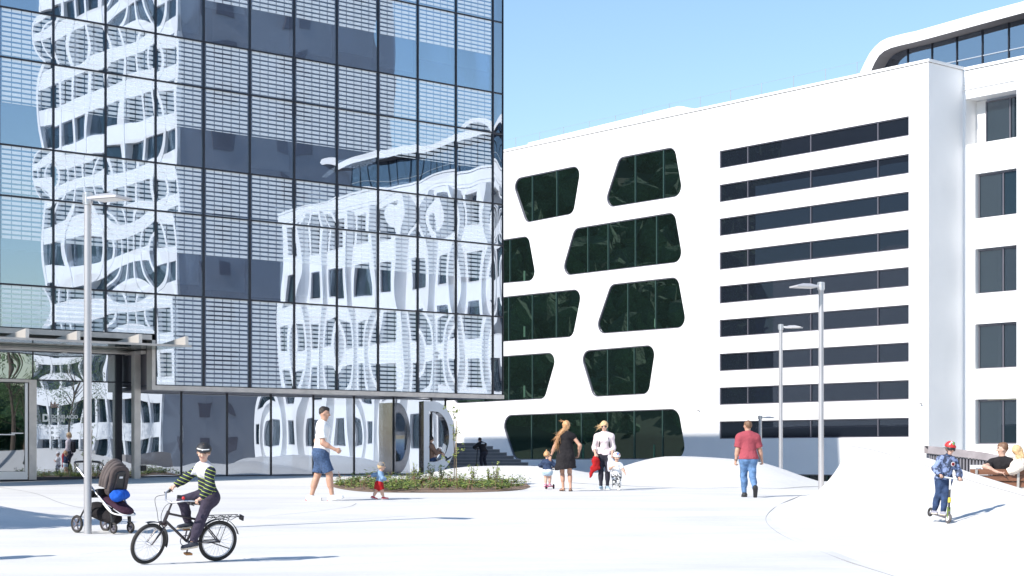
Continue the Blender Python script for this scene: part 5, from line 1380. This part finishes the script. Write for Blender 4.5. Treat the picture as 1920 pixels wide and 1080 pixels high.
# toddler with small scooter
def miniscoot(px, py, rz, label, col, H=.62, bar=True):
    p = hit(px, py); e = empty('kick_scooter', p, rz, label, 'scooter')
    for y in (-.09, .09):
        mb = MB(); mb.torus((0, 0, 0), (1, 0, 0), .045, .018, 20, 6); w = mb.build('wheel', M['rubber'], e, (y, .20, .062)); mb = MB(); mb.tube([(-.02, 0, 0), (.02, 0, 0)], .03, 10); mb.build('hub', col, w)
    mb = MB(); mb.torus((0, 0, 0), (1, 0, 0), .035, .015, 20, 6); mb.build('wheel', M['rubber'], e, (0, -.24, .05))
    mb = MB(); mb.box(-.055, .055, -.25, .17, .055, .075); mb.bar((-.08, .2, .07), (.08, .2, .07), .03, .03); mb.build('deck', col, e)
    mb = MB(); mb.tube([(0, .19, .07), (0, .13, H)], .012, 8); mb.build('steering_post', M['alu'], e); mb = MB(); mb.tube([(-.12, .13, H), (.12, .13, H)], .012, 8); mb.build('handlebar', M['black'], e)
    return e
miniscoot(1028, 917, R(-15), 'tiny pink wheeled scooter under the toddler in the dark denim jacket', mat('pink_plastic', (.5, .04, .16), .4), H=.50)
p = place(1027, 917); p = Vector((p.x, p.y-.0, p.z+.075)); s_ = 68*p.y/F; K = s_
person('toddler in dark denim jacket with a top knot, standing on the tiny scooter', K, p, R(-15),
    dict(pel=(0, -.03, .40*K), up=(-.05, .06, 1), fw=(0, 1, 0), hd=(.1, 1, -.1), haL=(-.13, .10, .53*K), haR=(.13, .10, .53*K), epL=(-1, -.6, 0), epR=(1, -.6, 0), anL=(-.03, -.09, .05*K), anR=(.05, .0, .05*K), shoe=(mat('pink_shoe', (.6, .2, .3), .6), S_soleW)),
    [dict(name='jacket', mat=C_djk2, regs={'torso': 1, 'pelvis': 1, 'uarm': 1, 'farm': .9}, inf=.022, zmin=.05, fold=.005, fs=14, neck=True),
     dict(name='undershirt', mat=C_white, regs={'pelvis': 1}, inf=.022, zmin=-.01, zmax=.06, fold=.004),
     dict(name='shorts', mat=cloth('pale_denim', (.42, .55, .66), .2), regs={'pelvis': 1, 'thigh': .5}, inf=.016, flare=.008, zmax=0, fold=.003)], kind='toddler', skin='skin2', hair=(H_red, 'tail'), vox=.005)
# woman in pink knit
p = place(1133, 918); s_ = 127*p.y/F; K = s_/.99
def w3(i):
    r, hc, K = i['r'], i['head'], i['K']; mb = MB()
    for s in (-1, 1): mb.sphere(hc+i['hr']*s*r*.36+i['hd']*r*.80+i['hup']*r*.14, r*.26, 10, sc=(1, .5, .8))
    mb.tube([hc+i['hr']*r*.75+i['hup']*r*.16, hc+i['hr']*r*.6+i['hd']*r*.75+i['hup']*r*.16, hc-i['hr']*r*.6+i['hd']*r*.75+i['hup']*r*.16, hc-i['hr']*r*.75+i['hup']*r*.16], r*.05, 5)
    mb.build('sunglasses', M['black'], i['e'])
    for s in (-1, 1):
        b_ = i['chest']+i['side']*s*.06*K; mb = MB(); mb.tube([b_-i['fw']*.06*K, b_+i['up']*.045*K, b_+i['fw']*.065*K-i['up']*.05*K, b_+i['fw']*.05*K-i['up']*.17*K+i['side']*s*.02*K, b_-i['fw']*.05*K-i['up']*.2*K+i['side']*s*.02*K], .008*K, 6); mb.build('backpack_strap', C_black, i['e'])
    gf = Field(); gf.cone(i['chest']-i['fw']*.11*K-i['up']*.03*K, i['chest']-i['fw']*.11*K-i['up']*.2*K, .06*K, .07*K, 0, .03); gf.mesh('backpack', [C_black], i['e'], .01)
w3p = person('woman in pale pink top, dark leggings and sunglasses facing the camera', K, p, R(178),
    dict(pel=(0, 0, .515*K), up=(0, .02, 1), hd=(.1, 1, -.35), haL=(-.11*K, .10*K, .51*K), haR=(.13*K, .11*K, .52*K), epL=(-.45, -1, 0), epR=(.45, -1, 0), palmL=(0, -1, 0), palmR=(0, -1, 0), curlL=.5, curlR=.8,
         anL=(-.045*K, .01*K, .045*K), anR=(.05*K, .04*K, .045*K), toeL=(-.25, 1, 0), toeR=(.25, 1, 0), shoe=(S_blue, S_soleW),
         locks=lambda i: [(i['head']+i['hup']*i['r']*.5, i['head']+i['hr']*i['r']*.8*1+i['hup']*i['r']*.3, i['head']+i['hr']*i['r']*1.5-i['up']*i['r']*.1, i['r']*.22), (i['head'], i['head']+i['hr']*i['r']*.8-i['hup']*i['r']*.2, i['head']+i['hr']*i['r']*1.3-i['up']*i['r']*.5, i['r']*.2)]),
    [dict(name='top', mat=C_pink, regs={'torso': 1, 'pelvis': 1, 'uarm': 1, 'farm': .45}, inf=.012, zmin=-.01, neck=True, fold=.004),
     dict(name='leggings', mat=C_legg, regs={'pelvis': 1, 'thigh': 1, 'shin': .95}, inf=.006, zmax=.04, fold=.0015)], female=True, skin='skin2', hair=(H_blond, 'bob'), extra=w3)
mw_ = w3p['e']; hp_ = Matrix.Translation(mw_.location) @ Matrix.Rotation(R(178), 4, 'Z') @ Vector(w3p['haR'])
gf = Field(); gf.cone((0, 0, .05), (.0, 0, -.05), .025, .07, 0, .04); gf.cone((0, 0, -.10), (.03, 0, -.26), .09, .085, 0, .06, (0, 1, 0), .6); gf.cone((-.06, .02, -.28), (-.13, 0, -.50), .07, .035, 0, .05, (0, 1, 0), .6)
o = gf.mesh('red_bag', [C_red], None, .010, fold=.009, fscale=13); o.location = hp_+Vector((0, -.02, -.07)); tag(o, 'crumpled red jacket hanging from the pink topped woman\'s hand', 'jacket')
gf = Field(); gf.cone((0, 0, 0), (.04, 0, -.20), .06, .10, 0, .05, (0, 1, 0), .5); gf.cone((.04, 0, -.2), (-.02, 0, -.34), .08, .04, 0, .05, (0, 1, 0), .5)
o = gf.mesh('pale_cloth', [cloth('pale_grey_cloth', (.6, .6, .66), .1)], None, .010, fold=.006, fscale=13); hl_ = Matrix.Translation(mw_.location) @ Matrix.Rotation(R(178), 4, 'Z') @ Vector(w3p['haL']); o.location = hl_+Vector((-.05, -.03, -.05)); tag(o, 'pale grey jacket held by the woman beside the helmeted child', 'jacket')
# child with helmet
p = place(1156, 919.5); s_ = 72*p.y/F; K = s_
def helmet(cols):
    def fn(i):
        r, hc = i['r'], i['head']; gf = Field(); c0 = hc+i['hup']*r*.38-i['hd']*r*.08; gf.ball(c0, r*1.08, 0, .01, i['hr'], .92, ((hc+i['hup']*r*.35, nrm(-i['hup']-i['hd']*.1)),))
        for j, (a, z) in enumerate(((-.7, .45), (0, .5), (.7, .45), (-.35, .85), (.4, .85))):
            gf.ball(c0+(i['hd']*math.cos(a)+i['hr']*math.sin(a)*.92)*r*.85*math.cos(z*.9)+i['hup']*r*math.sin(z)*1.0, r*.26, 1+j % 2, .002)
        o = gf.mesh('helmet', cols, i['e'], .006); mb = MB()
        for s in (-1, 1): mb.tube([hc+i['hr']*s*r*.8+i['hup']*r*.3, hc+i['hr']*s*r*.6-i['hup']*r*.4+i['hd']*r*.1, hc-i['hup']*r*.85+i['hd']*r*.3], .005, 5)
        mb.build('chin_strap', M['black'], i['e'])
    return fn
chk = hard(mat('patterned_trousers', (.42, .42, .42), .9, var=.85, vscale=22), .03)
person('small child in patterned helmet, white shirt and spotted trousers beside the woman', K, p, R(184),
    dict(pel=(0, 0, .41*K), up=(0, 0, 1), hd=(-.1, 1, -.2), haL=(-.22*K, .10*K, .43*K), haR=(.12*K, .15*K, .62*K), epL=(-1, -.6, 0), epR=(1, -.4, -1), anL=(-.06*K, 0, .06*K), anR=(.06*K, -.08*K, .13*K), shoe=(S_white, S_soleW)),
    [dict(name='shirt', mat=C_white, regs={'torso': 1, 'pelvis': 1, 'uarm': .8}, inf=.016, zmin=.0, neck=True, fold=.004, fs=14), dict(name='trousers', mat=chk, regs={'pelvis': 1, 'thigh': 1, 'shin': .92}, inf=.014, zmax=.04, fold=.004, fs=12)],
    kind='toddler', skin='skin2', hair=(H_brown, 'short'), vox=.005, extra=helmet([S_white, mat('orange_print', (.7, .12, .03), .4), mat('blue_print', (.03, .15, .5), .4)]))
# man in red polo
p = place(1403, 932); s_ = 142*p.y/F; K = s_/.99
def polo(i):
    c = i['haL']; d = nrm(i['haL']-i['elL']); mb = MB(); mb.tube([c-d*.02*i['K'], c-d*.008*i['K']], .021*i['K'], 10); mb.build('watch', M['black'], i['e'])
    gf = Field(); q = i['chest']+i['up']*.03*i['K']; gf.cone(q-i['rt']*.015*i['K'], q+i['rt']*.015*i['K'], .042*i['K'], .042*i['K'], 0, .01, None, 1, ((q+i['up']*.022*i['K'], i['up']),)); gf.mesh('collar', [C_redshirt], i['e'], .007)
person('man in washed red polo shirt and blue jeans walking away', K, p, R(3),
    dict(pel=(0, 0, .515*K), up=(0, .02, 1), hd=(-.45, .9, 0), haL=(-.165*K, .02*K, .445*K), haR=(.195*K, .04*K, .45*K), epL=(-1, -1, 0), epR=(1, -1, 0), palmL=(.6, .3, 0), palmR=(-.5, .4, 0), curlL=.8, curlR=.8,
         anL=(-.045*K, .03*K, .045*K), anR=(.045*K, -.22*K, .115*K), toeR=(.05, .45, -1), fupR=(0, 1, .4), kpR=(0, 1, .2), shoe=(S_black, S_black), fat=1.1),
    [dict(name='polo_shirt', mat=C_redshirt, regs={'torso': 1, 'pelvis': 1, 'uarm': .78}, inf=.017, flare=.006, zmin=-.02, neck=True, fold=.0045, fs=7),
     dict(name='jeans', mat=C_jeans, regs={'pelvis': 1, 'thigh': 1, 'shin': .97}, inf=.008, zmax=.02, fold=.004, fs=10)], hair=(H_brown, 'short'), extra=polo)
# ------------------------------------------------------------------ boy on scooter on the ramp (ground point taken on the ramp surface)
bpy.context.view_layer.update()
def ramp_hit(px, py):
    dg = bpy.context.evaluated_depsgraph_get(); d = Vector(((px-960)/F, 1, (HOR-py)/F)).normalized()
    ok, loc, no, ix, ob, mt = SC.ray_cast(dg, Vector((0, 0, CZ)), d); return loc, no
pw, nw = ramp_hit(1777, 982)
pw = Vector(pw)
SR = R(196)
se = empty('kick_scooter', pw, SR, 'white and black kick scooter with yellow stickers on the ramp', 'scooter')
mb = MB(); mb.torus((0, 0, 0), (1, 0, 0), .065, .022, 26, 8); w = mb.build('front_wheel', mat('scooter_wheel', (.10, .09, .09), .6), se, (0, 0, .09)); mb = MB(); mb.tube([(-.022, 0, 0), (.022, 0, 0)], .045, 12); mb.build('hub', M['ink'], w)
mb = MB(); mb.torus((0, 0, 0), (1, 0, 0), .06, .02, 26, 8); mb.build('rear_wheel', M['rubber'], se, (0, -.62, .10+.08))
mb = MB(); mb.obox((0, -.33, .13), (.055, 0, 0), (0, .24, -.03), (0, 0, .01)); mb.tube([(0, -.1, .12), (0, .0, .2)], .02, 8); mb.build('deck', M['frame'], se)
mb = MB(); mb.bar((0, 0, .09), (0, -.04, .28), .05, .03); mb.build('fork', mat('green_plastic', (.14, .20, .04), .5), se)
mb = MB(); mb.tube([(0, -.03, .24), (0, -.09, .58)], .018, 10); mb.build('lower_post', M['black'], se)
mb = MB(); mb.tube([(0, -.045, .36), (0, -.055, .44)], .026, 10); mb.build('sticker', mat('yellow_sticker', (.75, .6, .05), .5), se)
mb = MB(); mb.tube([(0, -.09, .58), (0, -.12, .77)], .014, 10); mb.build('upper_post', M['ink'], se)
mb = MB(); mb.tube([(-.19, -.12, .775), (.19, -.12, .775)], .014, 10); mb.build('handlebar', M['ink'], se)
for s in (-1, 1): mb = MB(); mb.tube([(s*.13, -.12, .775), (s*.23, -.12, .775)], .019, 10); mb.build('grip', M['black'], se)
se.matrix_world = Matrix.Translation(pw) @ Matrix.Rotation(SR, 4, 'Z') @ Matrix.Rotation(R(-9), 4, 'Y') @ Matrix.Scale(.89, 4)
s_ = 152*pw.y/F; K = 1.26
camo_ = hard(cloth('blue_camo_jacket', (.15, .19, .31), .6, 13), .03)
def scootx(i):
    r, hc = i['r'], i['head']
    helmet([mat('red_cap', (.6, .03, .03), .5), S_white, mat('green_print', (.1, .3, .1), .5)])(i)
    gf = Field(); gf.cone(hc+i['hr']*r*.7+i['hup']*r*.25+i['hd']*r*.1, hc+i['hr']*r*1.6+i['hup']*r*.0+i['hd']*r*.3, r*.45, r*.40, 0, .01, nrm(i['hup']+i['hr']*.3), .12); gf.mesh('cap_brim', [C_grey], i['e'], .006)
    gf = Field(); gf.ball(hc+i['hup']*r*.08+i['hd']*r*.26, r*.86, 0, .01, i['hr'], .95, ((hc+i['hup']*r*.34, i['hup']), (hc-i['hup']*r*.22, -i['hup']), (hc+i['hd']*r*.45, -i['hd']))); gf.mesh('sunglasses', [M['black']], i['e'], .0055)
    gf = Field(); q = i['chest']+i['up']*.035*i['K']; gf.cone(q, q+i['up']*.01, .052*i['K'], .05*i['K'], 0, .01); gf.mesh('neck_warmer', [C_djk2], i['e'], .007, fold=.003, fscale=25)
    q = i['chest']-i['up']*.045*i['K']+i['fup']*.078*i['K']-i['side']*.045*i['K']; mb = MB(); mb.tube([q-i['fup']*.0, q+i['fup']*.012], .030*i['K'], 16); o = mb.build('round_badge', C_white, i['e']); mb = MB(); mb.tube([q, q+i['fup']*.015], .022*i['K'], 16); mb.build('badge_ring', C_red, o); mb = MB(); mb.tube([q, q+i['fup']*.018], .014*i['K'], 3); mb.build('badge_emblem', S_black, o)
person('boy in blue camouflage jacket, red cap and dark glasses riding a scooter on the ramp', K, (0, 0, 0), 0,
    dict(pel=(.0, -.33, .16+.47*K), up=(.0, .10, 1), hd=(.0, 1, -.12), haL=(-.185, -.15, .80), haR=(.185, -.15, .80), hdL=(0, 1, -.1), hdR=(0, 1, -.1), palmL=(0, 0, -1), palmR=(0, 0, -1), curlL=.9, curlR=.9, epL=(-1, -.5, -.3), epR=(1, -.5, -.3),
         anL=(-.025, -.24, .185), anR=(.03, -.44, .20), toeL=(-.1, 1, 0), toeR=(.2, 1, 0), shoe=(mat('grey_shoe', (.3, .3, .36), .7), S_sole)),
    [dict(name='jacket', mat=camo_, regs={'torso': 1, 'pelvis': 1, 'uarm': 1, 'farm': .95}, inf=.018, zmin=-.05, neck=True, fold=.006, fs=12),
     dict(name='jeans', mat=C_dkjeans, regs={'pelvis': 1, 'thigh': 1, 'shin': .97}, inf=.014, zmax=0, fold=.004, fs=11)], kind='kid', skin='skin2', hair=(H_brown, 'short'),
    mtx=Matrix.Translation(pw) @ Matrix.Rotation(SR, 4, 'Z') @ Matrix.Rotation(R(-9), 4, 'Y') @ Matrix.Scale(.89, 4), extra=scootx)
# ------------------------------------------------------------------ couple on the bench
def benchpt(x, y, z): return be.matrix_world @ Vector((x, y, z))
bpy.context.view_layer.update()
K = 1.78; q = benchpt(.55, .20, .38)
person('man in black t-shirt on the bench, arm over its back, looking left', K, q, R(-9),
    dict(pel=(0, .05, .09), up=(.04, -.06, 1), fw=(0, 1, 0), shx=(.96, -.28, 0), hd=(-1, .12, -.02), haL=(-.10, -.24, .40), haR=(.24, .35, .25), epL=(-1, -.3, .2), epR=(1, .3, -.5), hdL=(.9, -.1, -.15), palmL=(0, -.2, -1), curlL=.3,
         anL=(-.10, .55, -.40), anR=(.14, .58, -.40), kpL=(0, 1, 1), kpR=(0, 1, 1), shoe=(S_white, S_soleW)),
    [dict(name='shirt', mat=C_black, regs=dict(TEE), inf=.014, flare=.006, zmin=-.02, neck=True, fold=.004), dict(name='trousers', mat=C_navy, regs={'pelvis': 1, 'thigh': 1, 'shin': .95}, inf=.012, zmax=.05)], skin='skin2', hair=(H_brown, 'buzz'))
K = 1.66; q = benchpt(.98, .16, .42)
person('blond woman in cream cardigan leaning on the man on the bench', K, q, R(-9),
    dict(pel=(0, .06, .09), up=(-.18, -.08, 1), fw=(0, 1, 0), hd=(-.3, 1, -.3), hup=(-.45, 0, 1), haL=(-.35, -.17, .36), haR=(.25, .30, .2), epL=(-.3, -1, -.5), epR=(1, -.3, -.5), hdL=(-1, 0, 0), palmL=(0, 0, -1), curlL=.3,
         anL=(-.08, .55, -.40), anR=(.12, .55, -.40), kpL=(0, 1, 1), kpR=(0, 1, 1), shoe=(S_white, S_soleW),
         locks=lambda i: [(i['head']-i['hd']*i['r']*.5+i['hr']*a*i['r'], i['head']-i['hd']*i['r']*.9-i['up']*i['r']*1.4+i['rt']*a*.08, i['head']-i['fw']*i['r']*1.1-i['up']*i['r']*3.0+i['rt']*a*.12, i['r']*.38) for a in (-.5, 0, .5)]),
    [dict(name='cardigan', mat=C_cream, regs={'torso': 1, 'pelvis': 1, 'uarm': 1, 'farm': .95}, inf=.028, zmin=-.08, neck=True, fold=.007), dict(name='trousers', mat=C_legg, regs={'pelvis': 1, 'thigh': 1, 'shin': .95}, inf=.01, zmax=.02)], female=True, skin='skin2', hair=(H_blond, 'long'))
q = benchpt(1.16, -.0, .44); gf = Field(); gf.cone((0, -.06, .1), (.02, -.06, -.12), .07, .09, 0, .05, (0, 1, 0), .5); o = gf.mesh('pink_bag', [cloth('pink_bag_cloth', (.55, .28, .33), .15)], None, .01, fold=.004); o.location = q; tag(o, 'dusty pink bag hanging at the right end of the bench', 'bag')
mb = MB(); mb.tube([Vector(q)+Vector((-.05, -.05, .12)), Vector(q)+Vector((-.06, .0, .38)), Vector(q)+Vector((.04, -.05, .12))], .008, 6); so_ = mb.build('bag_strap', M['black']); so_.parent = o; so_.matrix_parent_inverse = Matrix.Translation(q).inverted()
# ------------------------------------------------------------------ person with scooter at the stairs
b0 = P(905, 878.5, 78); K = 1.62; gz0 = b0.z
se2 = empty('kick_scooter', P(893, 878.5, 78), R(50), 'black tall kick scooter held by the dark figure at the stairs', 'scooter')
for y in (.0, -.62): mb = MB(); mb.torus((0, 0, 0), (1, 0, 0), .08, .025, 20, 6); mb.build('wheel', M['rubber'], se2, (0, y, .1))
mb = MB(); mb.box(-.06, .06, -.6, -.05, .09, .12); mb.build('deck', M['black'], se2); mb = MB(); mb.tube([(0, 0, .1), (0, -.08, .98)], .02, 8); mb.build('steering_post', M['black'], se2); mb = MB(); mb.tube([(-.22, -.08, .98), (.22, -.08, .98)], .018, 8); mb.build('handlebar', M['black'], se2)
def backprint(i):
    q = i['chest']-i['up']*.03*i['K']-i['fup']*.082*i['K']; mt = Matrix((list(i['rt'])+[0], list(i['up'])+[0], list(-i['fw'])+[0], [0, 0, 0, 1])).transposed()
    mb = MB()
    for k in range(4): c = q+i['rt']*(-.045+.03*k)*i['K']; mb.obox(c, i['rt']*.011*i['K'], i['fup']*.02, i['up']*.016*i['K'])
    mb.build('back_print', C_white, i['e'])
person('dark dressed figure leaning on a scooter at the foot of the shaded stairs', K, b0, R(38),
    dict(pel=(0, -.1, .50*K), up=(0, .55, 1), hd=(-.2, 1, .1), haL=(-.20, .28, .60*K), haR=(.05, .30, .60*K), epL=(-1, 0, -.4), epR=(1, 0, -.4), anL=(-.08, -.05, .045*K), anR=(.10, -.15, .045*K), shoe=(S_black, mat('green_sole', (.1, .4, .12), .7))),
    [dict(name='hoodie', mat=C_black, regs={'torso': 1, 'pelvis': 1, 'uarm': 1, 'farm': .95}, inf=.022, zmin=-.03, neck=True), dict(name='trousers', mat=C_legg, regs={'pelvis': 1, 'thigh': 1, 'shin': .97}, inf=.014, zmax=.02)], hair=(H_dark, 'short'), vox=.012, extra=backprint)
# ------------------------------------------------------------------ reader sitting inside the letter
q = P(809, 866, Yd/YS+.30); K = 1.60
person('seated reader in brown sweater inside the big letter D', K, q, R(-80),
    dict(pel=(0, .02, .085), up=(0, -.08, 1), hd=(0, 1, -.25), haL=(-.08, .34, .34), haR=(.08, .34, .34), epL=(-.6, -.3, -1), epR=(.6, -.3, -1), anL=(-.06, .52, .16), anR=(.06, .50, .10), kpL=(0, .6, 1), kpR=(0, .6, 1), toeL=(0, .8, .7), toeR=(0, .8, .6), shoe=(S_black, S_soleW)),
    [dict(name='sweater', mat=C_brown, regs={'torso': 1, 'pelvis': 1, 'uarm': 1, 'farm': .95}, inf=.018, zmin=.02, neck=True), dict(name='trousers', mat=C_djk2, regs={'pelvis': 1, 'thigh': 1, 'shin': .95}, inf=.012, zmax=.04)], female=True, skin='skin2', hair=(H_dark, 'bob'), vox=.010)
mb = MB(); mb.obox((0, 0, 0), (.11, 0, 0), (0, .012, .0), (.0, 0, .14)); o = mb.build('open_book', M['ink'], None); o.location = q+Vector((.42, -.06, .44)); o.rotation_euler = (0, R(25), R(60)); tag(o, 'open white book held by the reader inside the letter', 'book')
# a stroller of someone else stays outside; passer-by left of the frame throws a shadow on the near paving
qq = leftof(-20, 1050, .7)
pz = hit(-120, 1053)
person('passer-by in dark clothes just left of the frame, seen only as a shadow', 1.7, (pz.x-.55, pz.y-.35, 0), R(90),
    dict(pel=(0, 0, .515*1.7), up=(0, .03, 1), haL=(-.3, .1, .8), haR=(.3, -.1, .8), anL=(-.08, .25, .08), anR=(.08, -.25, .09), shoe=(S_black, S_black)),
    [dict(name='shirt', mat=C_black, regs=dict(TEE), inf=.016, zmin=0, neck=True), dict(name='trousers', mat=C_navy, regs={'pelvis': 1, 'thigh': 1, 'shin': .97}, inf=.012, zmax=.05)], hair=(H_dark, 'short'), vox=.014)
